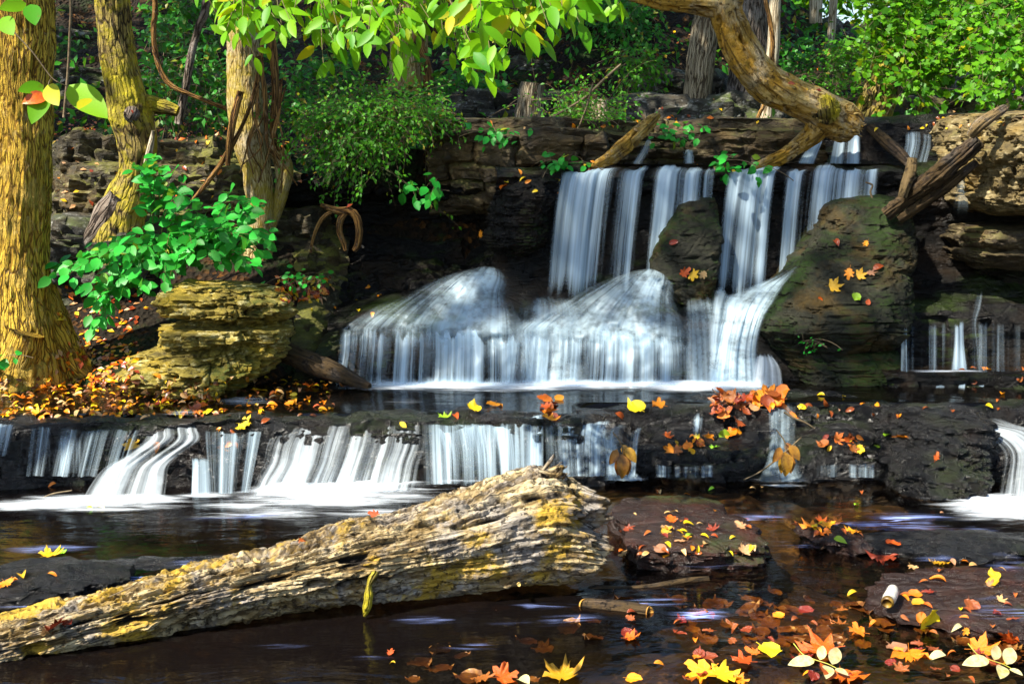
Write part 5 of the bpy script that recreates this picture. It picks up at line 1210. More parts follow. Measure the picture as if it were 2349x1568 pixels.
sprig(root, bs, tg, OVW, M['shrubleaf'], M['twig_green'], .074, .052, 222, arch=.15, first=.2, face=(-.1, -.8, .55), droop=.3, spread=.7, rad=.003, turn=.015, szvar=.3)

def bush(label, base, box, n, size, seed, mat='fineleaf', tmpl=DI, step=.03, twig='twig', sub=2, shape=None, name='shrub', arch=.25, rad=.0025, turn=.05, lo=0, hi=1, first=.3, droop=.3, group=None, face=(0, -.6, .7)):
    r = np.random.default_rng(seed)
    b0 = at(*base)
    root = thing(name, label, 'shrub' if name == 'shrub' else 'plant', b0, group)
    tg = px_pts(r, *box, n, shape)
    sprig(root, b0 + r.normal(size=(n, 3)) * np.array([.18, .12, .03]), tg, tmpl, M[mat], M[twig], size, step, seed + 1, arch=arch, first=first, droop=droop, rad=rad, sub=sub, turn=turn, lo=lo, hi=hi, face=face)
    return root
el = lambda u, v: (2 * u - 1) ** 2 + (2 * v - 1) ** 2 < 1
bush('fine-leaved shrub trailing down over the dark hollow', (860, 300, 7.5), (655, 250, 960, 470, 6.95, 7.4), 60, .030, 231, sub=4, shape=lambda u, v: v < 1.05 - .7 * abs(u - .45) * 2, step=.018)
bush('dry twiggy fine-leaved shrub above the trailing shrub', (880, 290, 7.6), (660, 190, 1010, 330, 7.1, 7.6), 50, .028, 233, sub=4, shape=el, step=.026, turn=.2)
bush('small fine-leaved shrub where the bank meets the tan ledge', (940, 280, 7.5), (880, 215, 1060, 330, 7.1, 7.5), 34, .028, 239, sub=4, shape=el, step=.020, turn=.1)
bush('airy fine-leaved shrub with a bare pale branch on the tan ledge', (1310, 300, 7.7), (1225, 200, 1440, 310, 7.4, 7.9), 46, .026, 235, sub=4, shape=el, step=.022, turn=.06)
px_tube('dead_branch', [(1424, 148, 2.5), (1390, 178, 3.2), (1340, 225, 3), (1280, 262, 2.5), (1190, 320, 2)], 7.5, M['twig'], bpy.data.objects['shrub.004'], ns=8, nl=60)
px_tube('dead_branch', [(1360, 190, 2), (1340, 260, 2), (1310, 310, 1.6), (1225, 355, 1.4)], 7.4, M['twig'], bpy.data.objects['shrub.004'], ns=8, nl=50)
# hillside greenery
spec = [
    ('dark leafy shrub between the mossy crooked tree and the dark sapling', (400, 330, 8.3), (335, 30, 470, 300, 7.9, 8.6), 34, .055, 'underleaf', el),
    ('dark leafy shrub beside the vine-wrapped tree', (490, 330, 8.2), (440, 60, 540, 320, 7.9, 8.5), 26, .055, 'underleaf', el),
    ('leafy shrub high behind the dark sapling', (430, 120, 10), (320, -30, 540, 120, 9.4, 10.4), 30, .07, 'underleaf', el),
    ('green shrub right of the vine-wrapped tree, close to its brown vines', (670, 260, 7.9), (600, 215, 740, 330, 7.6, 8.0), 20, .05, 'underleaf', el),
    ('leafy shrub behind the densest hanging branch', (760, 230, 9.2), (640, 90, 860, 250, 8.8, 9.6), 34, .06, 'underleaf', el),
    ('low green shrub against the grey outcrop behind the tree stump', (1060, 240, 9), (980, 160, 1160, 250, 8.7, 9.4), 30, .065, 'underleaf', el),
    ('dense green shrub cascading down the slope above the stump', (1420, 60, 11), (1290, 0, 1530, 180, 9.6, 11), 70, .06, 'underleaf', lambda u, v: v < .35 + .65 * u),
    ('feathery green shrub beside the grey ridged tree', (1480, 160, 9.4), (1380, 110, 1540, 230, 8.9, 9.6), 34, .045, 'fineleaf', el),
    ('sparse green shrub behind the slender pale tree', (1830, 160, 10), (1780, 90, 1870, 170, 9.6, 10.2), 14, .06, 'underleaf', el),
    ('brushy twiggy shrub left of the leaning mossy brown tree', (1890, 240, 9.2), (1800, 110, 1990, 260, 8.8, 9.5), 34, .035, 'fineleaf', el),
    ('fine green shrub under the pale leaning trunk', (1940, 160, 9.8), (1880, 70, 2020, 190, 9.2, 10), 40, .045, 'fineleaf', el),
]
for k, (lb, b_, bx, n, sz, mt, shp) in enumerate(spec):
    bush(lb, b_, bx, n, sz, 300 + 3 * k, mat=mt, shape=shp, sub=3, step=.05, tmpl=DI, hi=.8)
# the sunlit maple boughs on the right
for k, (lb, b_, bx, n) in enumerate((('sunlit maple bough spreading over the leaning mossy brown tree', (2120, -60, 8.6), (1960, 20, 2190, 190, 8.0, 8.8), 52),
        ('sunlit maple bough in the upper corner, thickest of the boughs', (2340, -80, 8.4), (2140, -20, 2400, 150, 7.9, 8.7), 60),
        ('sunlit maple bough drooping lowest toward the pale overhanging block', (2400, 20, 8.0), (2160, 130, 2400, 250, 7.4, 8.2), 46),
        ('small maple bough in front of the thin forked sapling', (2160, 40, 8.5), (2060, 130, 2200, 235, 7.9, 8.5), 22))):
    bush(lb, b_, bx, int(n * .95), .036, 361 + 3 * k, mat='rightleaf', tmpl=(lambda t: (t[0], t[1]))(leaf_star([(0, 1), (22, .62), (50, .82), (80, .56), (120, .5), (180, .25)], seed=4)), sub=4, step=.045, name='maple_bough', arch=.05, first=.15, droop=.35, turn=.03, face=(0, -.5, .8), group='sunlit maple boughs')
# treetops beyond the slope, small against the sky
for k, (x, y, Y, rw) in enumerate(((1600, -10, 20, 2.0), (1850, -25, 22, 2.2), (2080, -10, 20, 2.2), (2300, -20, 23, 2.4), (1350, -60, 21, 2.4))):
    c = at(x, y, Y)
    root = thing('far_tree', ('yellow green treetop on the far slope behind the grey ridged tree', 'yellow green treetop on the far slope behind the twin pale trunks', 'yellow green treetop on the far slope behind the leaning mossy brown tree', 'yellow green treetop on the far slope in the upper corner', 'yellow green treetop on the far slope above the stump')[k], 'tree', (c[0], c[1], c[2] - 2.2))
    tube('trunk', [c + [0, 0, -2.5], c + [.1, 0, -1], c + [0, 0, .6]], [.14, .11, .05], M['bark_dark'], root, ns=10, nl=20)
    crown(root, c + [0, 0, .5], (rw, 1.4, 1.3), 1900, M['rightleaf'], size=.17, seed=400 + k)
# small plants
for k, (lb, b_, bx, n, sz) in enumerate((('drooping leaf clump hanging under the tan ledge', (966, 415, 7.1), (950, 425, 985, 468, 7.0, 7.1), 4, .075), ('ivy sprig on the face of the tan ledge, nearest the fine-leaved shrubs', (1150, 300, 7.2), (1132, 302, 1172, 325, 7.1, 7.2), 5, .05),
        ('ivy sprig on the tan ledge beside the propped tan limb', (1545, 300, 7.3), (1530, 302, 1562, 325, 7.2, 7.3), 5, .05), ('small green plant at the lip beside the propped tan limb', (1275, 395, 6.95), (1262, 365, 1300, 392, 6.85, 6.95), 5, .055),
        ('small green plant at the lip between the two curtains', (1655, 392, 6.95), (1640, 362, 1676, 390, 6.85, 6.95), 5, .055), ('little fern-like plant in the dark beside the boulder', (685, 655, 6.9), (672, 632, 704, 655, 6.8, 6.9), 7, .035), ('small green plant at the foot of the thick ochre trunk', (4, 850, 6.0), (-8, 815, 18, 850, 5.9, 6.0), 4, .05),
        ('bright tuft in the crack of the big tilted slab', (1850, 790, 6.2), (1830, 782, 1872, 800, 6.14, 6.18), 5, .018))):
    bush(lb, b_, bx, n, sz, 430 + 3 * k, mat='shrubleaf', tmpl=OVW, sub=1, step=.05, name='small_plant', turn=.02)
# undergrowth that reads as one mass on the slopes
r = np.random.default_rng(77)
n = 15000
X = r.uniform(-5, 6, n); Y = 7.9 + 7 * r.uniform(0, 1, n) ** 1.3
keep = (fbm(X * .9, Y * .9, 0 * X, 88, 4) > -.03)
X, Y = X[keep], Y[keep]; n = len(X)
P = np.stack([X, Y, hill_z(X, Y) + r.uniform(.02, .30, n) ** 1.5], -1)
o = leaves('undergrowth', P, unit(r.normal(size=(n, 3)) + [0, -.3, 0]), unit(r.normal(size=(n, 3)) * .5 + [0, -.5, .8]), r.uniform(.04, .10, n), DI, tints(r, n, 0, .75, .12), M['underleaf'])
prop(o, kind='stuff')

# added trees out of the picture, their crowns shaped to shade falls and slope
def shade_tree(label, base, targets, n, seed, h=(12, 14), size=.19):
    r = np.random.default_rng(seed)
    root = thing('tree', label, 'tree', base)
    tg = np.array(targets)
    p = tg[r.integers(0, len(tg), n)] + r.normal(size=(n, 3)) * np.array([.24, .20, .10])
    z = r.uniform(*h, n); t = (z - p[:, 2]) / SUN_DIR[2]
    p = p + SUN_DIR[None] * t[:, None]
    c = p.mean(0)
    tube('trunk', [np.array(base), np.array(base) + [.2, 0, 4], np.array(base) * [.6, .6, 0] + c * [.4, .4, 0] + [0, 0, 8], c + [0, 0, .2]], [.22, .18, .13, .04], M['bark_grey'], root, ns=16, nl=60, lump=.1)
    leaves('crown', p, unit(r.normal(size=(n, 3)) + [0, 0, -.4]), unit(r.normal(size=(n, 3)) * .6 + [0, 0, 1]), size * r.uniform(.7, 1.3, n), DI, tints(r, n), M['rightleaf'], root)
g_ = []
for x in np.linspace(-1.3, 2.5, 16):
    for y, z in ((6.3, .3), (6.6, .7), (6.9, 1.1), (6.9, 1.35), (5.9, .26), (7.2, .9)):
        if x > 1.9 and z > .9: continue
        g_.append((x, y, z))
for x in np.linspace(-.5, 2.4, 12):
    for y, z in ((7.3, 1.4), (7.35, 1.6), (7.5, 1.66)): g_.append((x, y, z))
shade_tree('added unseen tree whose crown shades the falls', (-6.5, 2.4, -.2), g_, 1500, 501)

r = np.random.default_rng(502)
shade_tree('added unseen tree whose crown shades the slope', (-7.0, 6.5, .8), [(a, b, float(hill_z(np.array([a]), np.array([b]))[0]) + .1) for a, b in zip(r.uniform(-3.2, .2, 300), r.uniform(8.0, 12, 300))], 1100, 503, h=(9, 11), size=.22)  # second unseen tree, added to darken the slope
# ------------------------------------------------------------------ fallen leaves
TM = {'maple': [leaf_star(MAPLE, .7, s, .34) for s in (1, 2, 3)], 'oak': [leaf_star(OAK, .3, s, .25) for s in (4, 5)], 'round': [leaf_star(ROUND, .8, s, .45) for s in (6, 7, 8)], 'ovate': [leaf_ovate(.5, .3, .5, 6), leaf_ovate(.42, .40, .8, 6)]}
MESH = {}
def leaf_data(shape, col, var):
    k = (shape, col, var)
    if k not in MESH:
        V, F = TM[shape][var % len(TM[shape])]
        V = V.copy(); V[:, 1] -= (.45 if shape == 'ovate' else .15)
        me = bpy.data.meshes.new('leaf'); me.from_pydata(V.astype(np.float32), [], F); me.materials.append(M['f_' + col])
        me.polygons.foreach_set('use_smooth', np.ones(len(me.polygons), bool))
        MESH[k] = me
    return MESH[k]
NLEAF = [0]
def fallen(shape, col, p, size, label, group=None, nrm=(0, 0, 1), yaw=None, tilt=.22, lift=.006):
    r = random.Random(NLEAF[0] * 7 + 3); NLEAF[0] += 1
    o = bpy.data.objects.new('fallen_leaf', leaf_data(shape, col, NLEAF[0])); COL.objects.link(o)
    from mathutils import Matrix
    nz = Vector(nrm) + Vector((r.uniform(-tilt, tilt), r.uniform(-tilt, tilt) - .12, 0)); nz.normalize()
    q = nz.to_track_quat('Z', 'Y').to_matrix().to_4x4() @ Matrix.Rotation(r.uniform(0, 6.28) if yaw is None else yaw, 4, 'Z')
    nz0 = Vector(nrm).normalized()
    o.matrix_world = Matrix.Translation(Vector([float(v) for v in p]) + nz0 * (lift + size * .02)) @ q @ Matrix.Scale(size * r.uniform(.9, 1.1), 4)
    return prop(o, label, 'leaf', group)

# where a ray first meets what is already built (so that a leaf lies on the rock, not in it)
DG = None
def drop(dx, dy):
    global DG
    if DG is None:
        bpy.context.view_layer.update(); DG = bpy.context.evaluated_depsgraph_get()
    d = Vector([float(v) for v in ray(dx, dy)]).normalized(); o = Vector((0, 0, CAMZ))
    for k in range(40):
        ok, loc, n, i, ob, mx = SC.ray_cast(DG, o, d)
        if not ok: return None
        nm = ob.name.split('.')[0]
        if nm in ('waterfall', 'foam_and_sky_streaks', 'foliage', 'branch', 'undergrowth', 'fallen_leaf', 'dead_branch', 'vine', 'trunk_', 'crown'):
            o = loc + d * .002; continue
        if n.dot(d) > 0: n = -n
        return loc, n
    return None

COLN = {'yellow': 'yellow', 'orange': 'orange', 'red': 'dark red', 'green': 'green', 'tan': 'tan', 'pale': 'cream'}
def on(dx, dy, shape, col, px, where, yaw=None, tilt=.22):
    h = drop(dx, dy)
    if h is None: return
    loc, n = h
    return fallen(shape, col, loc, px * loc.y / FPX, where, nrm=tuple(n), yaw=yaw, tilt=tilt)

# --- leaves one can name
BIG = [
 (1885, 1492, 'maple', 'orange', 62, 'large orange maple leaf touching the cream compound leaf nearest mid-stream'), (1762, 1495, 'round', 'yellow', 46, 'broad yellow leaf beside the large orange maple leaf'), (1705, 1520, 'maple', 'orange', 40, 'smaller orange maple leaf below the broad yellow leaf'),
 (1930, 1555, 'maple', 'orange', 64, 'large orange maple leaf at the bottom edge under the cream compound leaf'), (1610, 1545, 'maple', 'orange', 50, 'orange maple leaf at the bottom edge beside a long yellow leaf'), (1660, 1552, 'maple', 'yellow', 54, 'crumpled yellow maple leaf at the bottom edge'),
 (1290, 1550, 'maple', 'yellow', 60, 'big crinkled yellow maple leaf alone at the bottom edge'), (1155, 1556, 'maple', 'orange', 46, 'orange maple leaf in the bottom edge cluster before the log'), (1105, 1560, 'maple', 'red', 40, 'red leaf at the head of the bottom edge cluster'), (1200, 1563, 'ovate', 'pale', 50, 'cream leaf in the bottom edge cluster'),
 (2085, 1505, 'maple', 'orange', 52, 'orange maple leaf lying under a grey curled leaf'), (2055, 1490, 'round', 'tan', 34, 'grey curled leaf lying across an orange maple leaf'), (2250, 1492, 'maple', 'orange', 46, 'orange maple leaf behind the cream compound leaf in the corner'), (2150, 1508, 'ovate', 'pale', 46, 'slim cream leaf between the two cream compound leaves'),
 (2125, 1424, 'round', 'yellow', 38, 'round golden leaf with a curled stalk in the shallows'), (2125, 1390, 'ovate', 'orange', 26, 'orange leaf on the slab edge above the round golden leaf'), (1968, 1452, 'maple', 'orange', 34, 'orange maple leaf with a white torn edge in the shallows'), (1955, 1362, 'ovate', 'yellow', 26, 'tiny yellow leaf with a raised stalk in open water'),
 (2195, 1440, 'ovate', 'pale', 26, 'small pale curled leaf near the frame edge'), (2225, 1390, 'round', 'red', 30, 'shiny red brown leaf standing on the slab edge'), (2150, 1330, 'ovate', 'orange', 44, 'long orange leaf with a crooked white stalk'), (2150, 1295, 'maple', 'yellow', 30, 'yellow leaf folded against a grey leaf'), (2180, 1290, 'ovate', 'tan', 36, 'grey brown leaf lying against a yellow folded leaf'),
 (2275, 1340, 'round', 'yellow', 24, 'bright yellow leaf alone on dark water by the frame edge'), (2320, 1460, 'maple', 'orange', 34, 'orange maple leaf at the frame edge'), (2210, 1290, 'ovate', 'orange', 22, 'orange leaf by the blue white water sheet'), (2048, 1250, 'round', 'orange', 28, 'upright orange leaf on the small wet rock'), (2025, 1280, 'maple', 'red', 40, 'dark maroon maple leaf stuck to the small wet rock'),
 (1892, 1260, 'ovate', 'tan', 24, 'small peach leaf standing at the lip of the little chute'), (1925, 1240, 'ovate', 'green', 28, 'bright green leaf among orange ones above the little chute'), (1580, 1230, 'ovate', 'green', 26, 'bright green leaf on the red brown slab'), (1517, 1262, 'round', 'tan', 24, 'peach oval leaf standing on the face of the red brown slab'), 
 (1590, 632, 'maple', 'yellow', 22, 'yellow leaf on the smaller wedged slab'), (1568, 626, 'oak', 'orange', 22, 'orange leaf on the smaller wedged slab'), (1612, 630, 'oak', 'tan', 20, 'tan leaf on the smaller wedged slab'), (1545, 556, 'ovate', 'red', 24, 'long red leaf on the smaller wedged slab'),
 (1972, 632, 'maple', 'yellow', 22, 'yellow leaf between an orange leaf and a tan leaf on the big tilted slab'), (1946, 626, 'oak', 'orange', 24, 'orange leaf beside the yellow one on the big tilted slab'), (1995, 628, 'oak', 'tan', 20, 'tan leaf beside the yellow one on the big tilted slab'), (1912, 658, 'maple', 'yellow', 24, 'bright pale yellow maple leaf with a long stalk on the big tilted slab'),
 (1962, 682, 'round', 'green', 20, 'lime round leaf low on the big tilted slab'), (1884, 684, 'round', 'orange', 12, 'tiny orange leaf under the pale yellow maple leaf on the tilted slab'), (1990, 694, 'round', 'orange', 12, 'tiny orange leaf under the lime leaf on the tilted slab'), (2012, 615, 'ovate', 'red', 32, 'red leaf high on the big tilted slab'), (1918, 556, 'ovate', 'red', 32, 'long dark red leaf near the top of the big tilted slab'), (1985, 558, 'oak', 'orange', 14, 'small orange leaf near the top of the big tilted slab'),
 (1660, 998, 'round', 'green', 22, 'lime heart-shaped leaf below the heap of brown leaves'), (2040, 998, 'round', 'green', 22, 'lime heart-shaped leaf between leaf-topped rock and glossy rock'), (1640, 1028, 'maple', 'green', 16, 'small green maple leaf near the hanging brown leaves'), (2016, 1028, 'maple', 'green', 16, 'small green maple leaf by the glossy black rock'), (2065, 998, 'maple', 'orange', 26, 'orange brown maple leaf beside the lime heart-shaped leaf'),
 (2145, 1048, 'oak', 'orange', 20, 'small orange leaf on the glossy black rock'), (1085, 938, 'round', 'yellow', 34, 'bright yellow leaf floating on the shelf before the white fan'), (1045, 955, 'ovate', 'orange', 34, 'orange leaf with a lime leaf tucked beside it on the shelf'), (1020, 958, 'maple', 'green', 20, 'lime leaf tucked beside an orange leaf on the shelf'), (1135, 930, 'maple', 'orange', 24, 'orange leaf on a little black stone on the shelf'),
 (1460, 938, 'round', 'yellow', 34, 'bright yellow leaf floating on the shelf beside the brown leaf clump'), (1420, 955, 'ovate', 'orange', 34, 'orange leaf floating just above the lip of the lower step'), (1512, 930, 'maple', 'orange', 24, 'orange leaf floating before the brown leaf heap'), (1245, 915, 'round', 'orange', 24, 'orange leaf at the top of the brown leaf clump on the lip'),
 (560, 975, 'maple', 'yellow', 28, 'yellow leaf upright on the lip of the lower step'), (925, 975, 'ovate', 'yellow', 26, 'yellow leaf caught at the lip of the broad cascade'), (300, 1018, 'maple', 'yellow', 30, 'yellow leaf on the dark step beside the slanting cascade'), (355, 1022, 'ovate', 'orange', 30, 'orange leaf on the dark step beside the slanting cascade'),
 (1537, 430, 'ovate', 'orange', 22, 'orange leaf caught in the falling curtain'), (1155, 430, 'ovate', 'orange', 26, 'orange leaf on top of the black overhanging boulder'), (1105, 538, 'oak', 'orange', 20, 'orange leaf at the rim of the black overhanging boulder'),
 (125, 1430, 'maple', 'red', 42, 'curled brown leaf lying on the near end of the fallen log'), (105, 1445, 'ovate', 'tan', 40, 'rolled peach leaf lying on the fallen log'), (860, 1182, 'oak', 'orange', 20, 'orange leaf perched on the ridge of the fallen log'), (590, 1292, 'oak', 'tan', 18, 'small tan leaf perched on the fallen log'), (690, 1240, 'oak', 'orange', 16, 'small orange leaf stuck on top of the fallen log'),
 (115, 1275, 'maple', 'yellow', 34, 'yellow leaf topping the dark rock by the frame edge'), (140, 1270, 'round', 'green', 22, 'yellow green leaf topping the dark rock by the frame edge'), (50, 1320, 'ovate', 'yellow', 44, 'long yellow leaf on the dark rock by the frame edge'), (120, 1320, 'ovate', 'orange', 26, 'orange leaf hanging on the side of the dark rock'), (15, 1340, 'maple', 'orange', 26, 'orange leaf low on the dark rock at the frame edge'),
 (230, 1165, 'ovate', 'pale', 30, 'pale leaf drifting on the foam below the slanting cascade'), (270, 1160, 'ovate', 'tan', 26, 'tan leaf drifting at the end of a raft of pale leaves'), (205, 1168, 'ovate', 'green', 22, 'lime leaf drifting in the raft of pale leaves'), (120, 1112, 'ovate', 'orange', 24, 'orange leaf floating in the calm dark corner of the pool'),
 (895, 1500, 'oak', 'orange', 16, 'red orange leaf under clear water before the log'), (900, 1522, 'ovate', 'yellow', 16, 'yellow green leaf under clear water before the log'), (1540, 1195, 'oak', 'orange', 30, 'orange oak leaf floating behind the red brown slab'), (1860, 1210, 'maple', 'orange', 32, 'orange leaf at the head of the raft of leaves in mid stream'), (2160, 1178, 'ovate', 'tan', 14, 'small tan leaf on the blue rippled water'),
]
for b_ in BIG:
    on(b_[0], b_[1], b_[2], b_[3], b_[4] * (1.12 if b_[1] > 1180 else 1.0), b_[5])

# cream compound leaves: a stalk with paired leaflets
for k, (ox, lb) in enumerate(((0, 'cream compound leaf with five leaflets nearest mid-stream'), (400, 'cream compound leaf with five leaflets in the bottom corner'))):
    h = drop(1850 + ox, 1515); z = (h[0].z if h else 0) + .012
    rt_ = thing('compound_leaf', lb, 'leaf', atz(1850 + ox, 1515, z))
    st_ = [atz(x + ox, y, z + dz) for x, y, dz in ((1820, 1475, .01), (1842, 1500, .012), (1870, 1512, .014), (1900, 1522, .014), (1925, 1535, .012))]
    tube('stalk', st_, [.0016, .0016, .0014, .0013, .001], plain_mat('lime_stalk', (.55, .60, .08), .5, (.35, .3, .05)) if 'lime_stalk' not in bpy.data.materials else bpy.data.materials['lime_stalk'], rt_, ns=6, nl=30)
    for (a, b, s) in (((1868, 1512), (1798, 1522), .075), ((1880, 1512), (1898, 1468), .055), ((1908, 1522), (1940, 1462), .065), ((1900, 1526), (1895, 1556), .04), ((1915, 1532), (1950, 1548), .05)):
        pa, pb = atz(a[0] + ox, a[1], z + .012), atz(b[0] + ox, b[1], z + .012)
        if b[1] < 1475: pb = pa + (pb - pa) * .45 + np.array([0, 0, .028])
        leaves('leaflet', [pa], [pb - pa], [(.1, -.5, .9)], [np.linalg.norm(pb - pa) * .86], leaf_ovate(.46, .12, .15, 8), np.array([(1, 1, .2)]), M['f_pale'], rt_)

# heaps of brown leaves hanging over the lip
def heap(label, box, n, seed, size=26, cols=('red', 'red', 'orange', 'tan'), pile=0.0):
    r = random.Random(seed)
    for k in range(n):
        x, y = r.uniform(box[0], box[2]), r.uniform(box[1], box[3])
        c = r.choice(cols)
        h = drop(x, box[3] - 3 if pile else y)
        if h is None: continue
        q = np.array(h[0])
        if pile:                                              # leaves lodged one on another, leaning out over the lip
            t_ = (box[3] - y) / (box[3] - box[1])
            q = q + np.array([0, .16 * t_ - .03, pile * math.sin(math.pi * min(1, t_ * .8 + .1)) * r.uniform(.3, 1)])
        o = fallen(r.choice(['maple', 'round', 'ovate']), c, q, size * r.uniform(.7, 1.2) * h[0].y / FPX, label, label, nrm=(0, -.45, .8) if pile else tuple(h[1]), tilt=.8)
heap('brown or orange leaf in the heap caught on the step lip', (1630, 903, 1745, 962), 36, 1, 24, ('red', 'red', 'orange', 'red', 'tan'), pile=.12)
heap('brown or orange leaf in the heap caught on the step lip', (1735, 898, 1805, 955), 14, 2, 30, ('orange', 'orange', 'red'), pile=.12)
heap('brown leaf in the strand hanging below the heap', (1670, 960, 1700, 1010), 5, 3, 26, ('red', 'orange'))
heap('orange brown leaf in the clump on the lip nearest the white spout', (1250, 915, 1285, 965), 8, 4, 24, ('red', 'orange'))
heap('leaf in the ring on the round black rock nearer the hanging leaves', (1500, 1000, 1625, 1035), 14, 5, 20, ('orange', 'orange', 'red', 'yellow'))
heap('leaf in the ring on the round black rock beside the glossy rock', (1870, 1000, 1995, 1035), 14, 6, 20, ('orange', 'orange', 'red', 'yellow'))
# brown leaves hanging on twigs in front of the falls
for lb, x0, ys in (('bunch of wet brown leaves hanging at the log stub', 1425, 1060), ('bunch of wet brown leaves hanging before the misty spill', 1800, 1055)):
    rt_ = thing('leaf_bunch', lb, 'leaves', at(x0, ys - 60, 5.12))
    px_tube('twig', [(x0 - 20, ys - 70, 1.6), (x0, ys - 40, 1.8), (x0 + 4, ys + 10, 1.5)], 5.1, M['twig'], rt_, ns=6, nl=24)
    for k, (a, b) in enumerate((((0, -20), (4, 38)), ((-10, -30), (-26, 5)), ((10, -35), (34, 0)), ((-4, -10), (-8, 30)), ((8, -15), (14, 30)), ((2, -40), (20, -10)))):
        pa, pb = at(x0 + a[0], ys + a[1], 5.08 + .01 * k), at(x0 + b[0], ys + b[1], 5.05 + .01 * k)
        leaves('hanging_leaf', [pa], [pb - pa], [(.3 - .1 * k, -1, .2)], [np.linalg.norm(pb - pa)], leaf_ovate(.55, .2, .3, 6), np.array([(1, 1, 1)]), M['f_brown'], rt_)

# --- looser scatter: each leaf its own object, look-alikes share a label
POOL = []
def strew(label, poly, n, cols, size, seed, shapes=('maple', 'round', 'ovate', 'oak'), tilt=.3):
    r = random.Random(seed); k = 0; t = 0
    while k < n and t < n * 20:
        t += 1
        x, y = r.uniform(poly[0], poly[2]), r.uniform(poly[1], poly[3])
        c = r.choice(cols)
        h = drop(x, y)
        if h is None: continue
        POOL.append((size * r.uniform(.6, 1.25) * .62, x, y, r.choice(shapes), c, label, tilt, h)); k += 1
strew('fallen leaf on the leaf-strewn shelf before the thick ochre trunk', (0, 875, 300, 955), 44, ('orange', 'yellow', 'red', 'tan', 'orange'), 32, 11)
strew('fallen leaf on the shelf water at the foot of the layered boulder', (300, 915, 470, 960), 14, ('yellow', 'orange', 'red'), 32, 12)
strew('fallen leaf on the shelf by the rushing gap beside the boulder', (560, 885, 760, 950), 18, ('yellow', 'orange', 'red', 'tan'), 30, 13)
strew('fallen leaf on the lower step under the shelf lip', (500, 965, 610, 1040), 8, ('red', 'orange', 'red'), 28, 14)
strew('fallen leaf on the red brown slab', (1420, 1195, 1730, 1275), 44, ('red', 'orange', 'red', 'yellow', 'tan'), 34, 15)
strew('fallen leaf in the raft of leaves in mid stream', (1820, 1195, 1960, 1232), 14, ('orange', 'yellow', 'red', 'orange'), 36, 16)
strew('fallen leaf on the slab edge by the hollow stem', (2060, 1300, 2340, 1420), 22, ('red', 'orange', 'red', 'tan', 'yellow'), 36, 17)
strew('fallen leaf in the shallows along the bottom edge', (1430, 1400, 2340, 1565), 64, ('red', 'red', 'orange', 'red', 'red'), 44, 18)
strew('fallen leaf on the black ledge under the big tilted slab', (1840, 905, 2348, 960), 22, ('red', 'orange', 'red', 'yellow'), 24, 19)
strew('fallen leaf along the shelf beyond the dark drip wall', (2200, 840, 2348, 890), 10, ('red', 'red', 'orange'), 24, 20)
strew('fallen leaf at the lip of the two curtains', (1290, 372, 1680, 396), 12, ('orange', 'yellow', 'red'), 18, 21)
strew('fallen leaf floating on the back of the pool', (1400, 1120, 2000, 1180), 12, ('red', 'orange', 'tan', 'green'), 20, 22, ('ovate',))
strew('fallen leaf on the black overhanging boulder', (1140, 400, 1290, 440), 8, ('orange', 'yellow', 'red'), 18, 23)
strew('fallen leaf on the tan ledge', (1020, 272, 1560, 300), 10, ('orange', 'tan'), 16, 24)
strew('fallen leaf along the black upper wall', (1990, 270, 2240, 300), 8, ('orange', 'red', 'yellow'), 16, 25)
strew('fallen leaf on the ground in the dark hollow', (690, 640, 900, 720), 8, ('orange', 'yellow'), 20, 26)
# the largest as objects of their own, the smallest as one mass
POOL.sort(key=lambda q: -q[0])
left = max(0, 296 - NLEAF[0])
for (px, x, y, shp, c, label, tilt, h) in POOL[:left]:
    fallen(shp, c, h[0], px * h[0].y / FPX, f'{COLN[c]} {label}', label, nrm=tuple(h[1]), tilt=tilt)
rest = POOL[left:]
if rest:
    n = len(rest); r = np.random.default_rng(92)
    nn = np.array([tuple(q[7][1]) for q in rest]); pp = np.array([tuple(q[7][0]) for q in rest]) + nn * .008
    V, F = scatter_geo(pp, unit(np.cross(nn, r.normal(size=(n, 3)))), nn + r.normal(size=(n, 3)) * .2, [q[0] * q[7][0].y / FPX * 1.4 for q in rest], TM['ovate'][0])
    cl_ = sorted(set(q[4] for q in rest))
    prop(mk('small_fallen_leaves', V, F, None, mats=[M['f_' + c] for c in cl_], midx=np.repeat([cl_.index(q[4]) for q in rest], len(TM['ovate'][0][1]))), kind='stuff')
print('fallen leaves', NLEAF[0], len(rest))
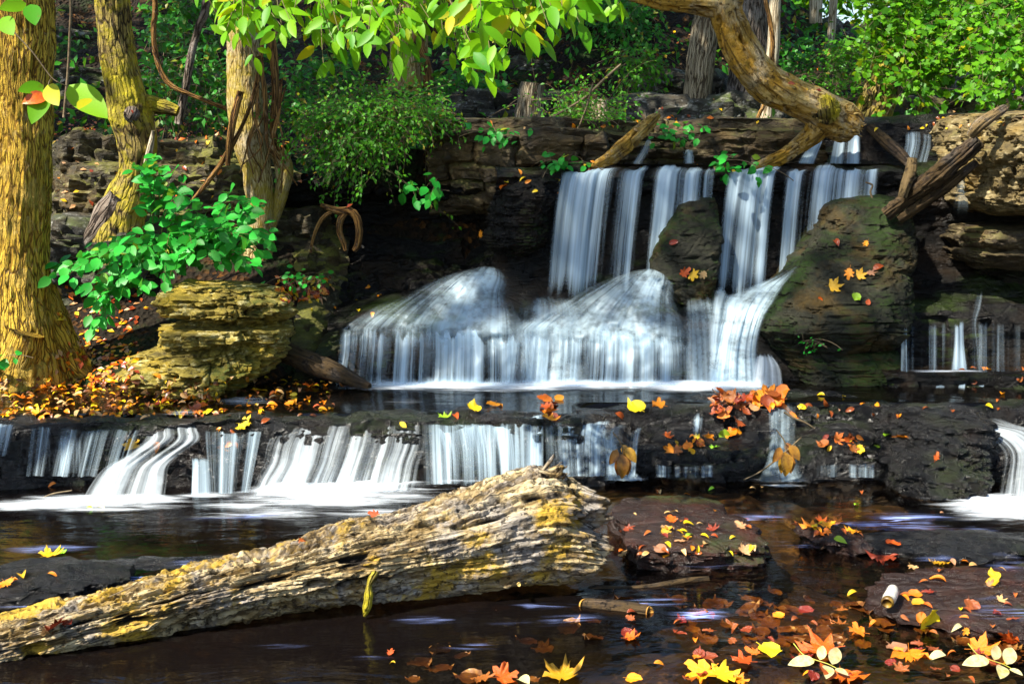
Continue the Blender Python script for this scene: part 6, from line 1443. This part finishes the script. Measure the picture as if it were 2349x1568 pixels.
# litter on the bank, uncountable
r = np.random.default_rng(91)
pts, nn = [], []
for k in range(1500):
    bx = [(110, 800, 300, 880), (100, 640, 330, 860), (130, 280, 560, 330), (640, 640, 760, 690), (1500, 40, 2348, 290), (100, 250, 900, 480)][r.integers(0, 6)]
    h = drop(r.uniform(bx[0], bx[2]), r.uniform(bx[1], bx[3]))
    if h and h[1].z > .35: pts.append(np.array(h[0]) + np.array(h[1]) * .006); nn.append(np.array(h[1]))
n = len(pts)
V, F = scatter_geo(pts, unit(np.cross(np.array(nn), r.normal(size=(n, 3)))), np.array(nn) + r.normal(size=(n, 3)) * .3, r.uniform(.025, .055, n), DI)
cm = r.integers(0, 4, n)
prop(mk('leaf_litter', V, F, None, mats=[M['f_red'], M['f_orange'], M['f_tan'], M['f_yellow']], midx=np.repeat(cm, 4)), kind='stuff')

# small litter on the shelf before the bank, uncountable
r = np.random.default_rng(97)
pp, nn = [], []
for k in range(420):
    h = drop(r.uniform(0, 480) if k % 4 else r.uniform(480, 780), 868 + 90 * r.uniform(0, 1))
    if h: pp.append(np.array(h[0]) + np.array(h[1]) * .008); nn.append(np.array(h[1]))
n = len(pp)
V, F = scatter_geo(pp, unit(np.cross(np.array(nn), r.normal(size=(n, 3)))), np.array(nn) + r.normal(size=(n, 3)) * .25, r.uniform(.022, .05, n), TM['ovate'][0])
prop(mk('shelf_leaf_litter', V, F, None, mats=[M['f_orange'], M['f_tan'], M['f_sunk'], M['f_yellow']], midx=np.repeat(r.choice([0, 0, 1, 2, 2, 3], n), len(TM['ovate'][0][1]))), kind='stuff')
# wet leaves sunk in the shallows, uncountable
r = np.random.default_rng(95)
pp = []
for k in range(300):
    x = r.uniform(1350, 2348) if k % 5 else r.uniform(900, 2348); y = 1330 + 235 * r.uniform(0, 1) ** .6
    q = atz(x, y, -.006 - .02 * r.uniform())
    if fbm(np.array([q[0] * 2.2]), np.array([q[1] * 3]), np.array([0.]), 96, 3)[0] > -.12: pp.append(q)
n = len(pp); nn = unit(np.array([0, 0, 1.0]) + r.normal(size=(n, 3)) * .12)
V, F = scatter_geo(pp, unit(np.cross(nn, r.normal(size=(n, 3)))), nn, r.uniform(.03, .065, n), TM['round'][0])
m0 = len(TM['round'][0][1])
prop(mk('sunken_leaves', V, F, None, mats=[M['f_sunk']] * 4, midx=np.repeat(r.integers(0, 4, n), m0)), kind='stuff')
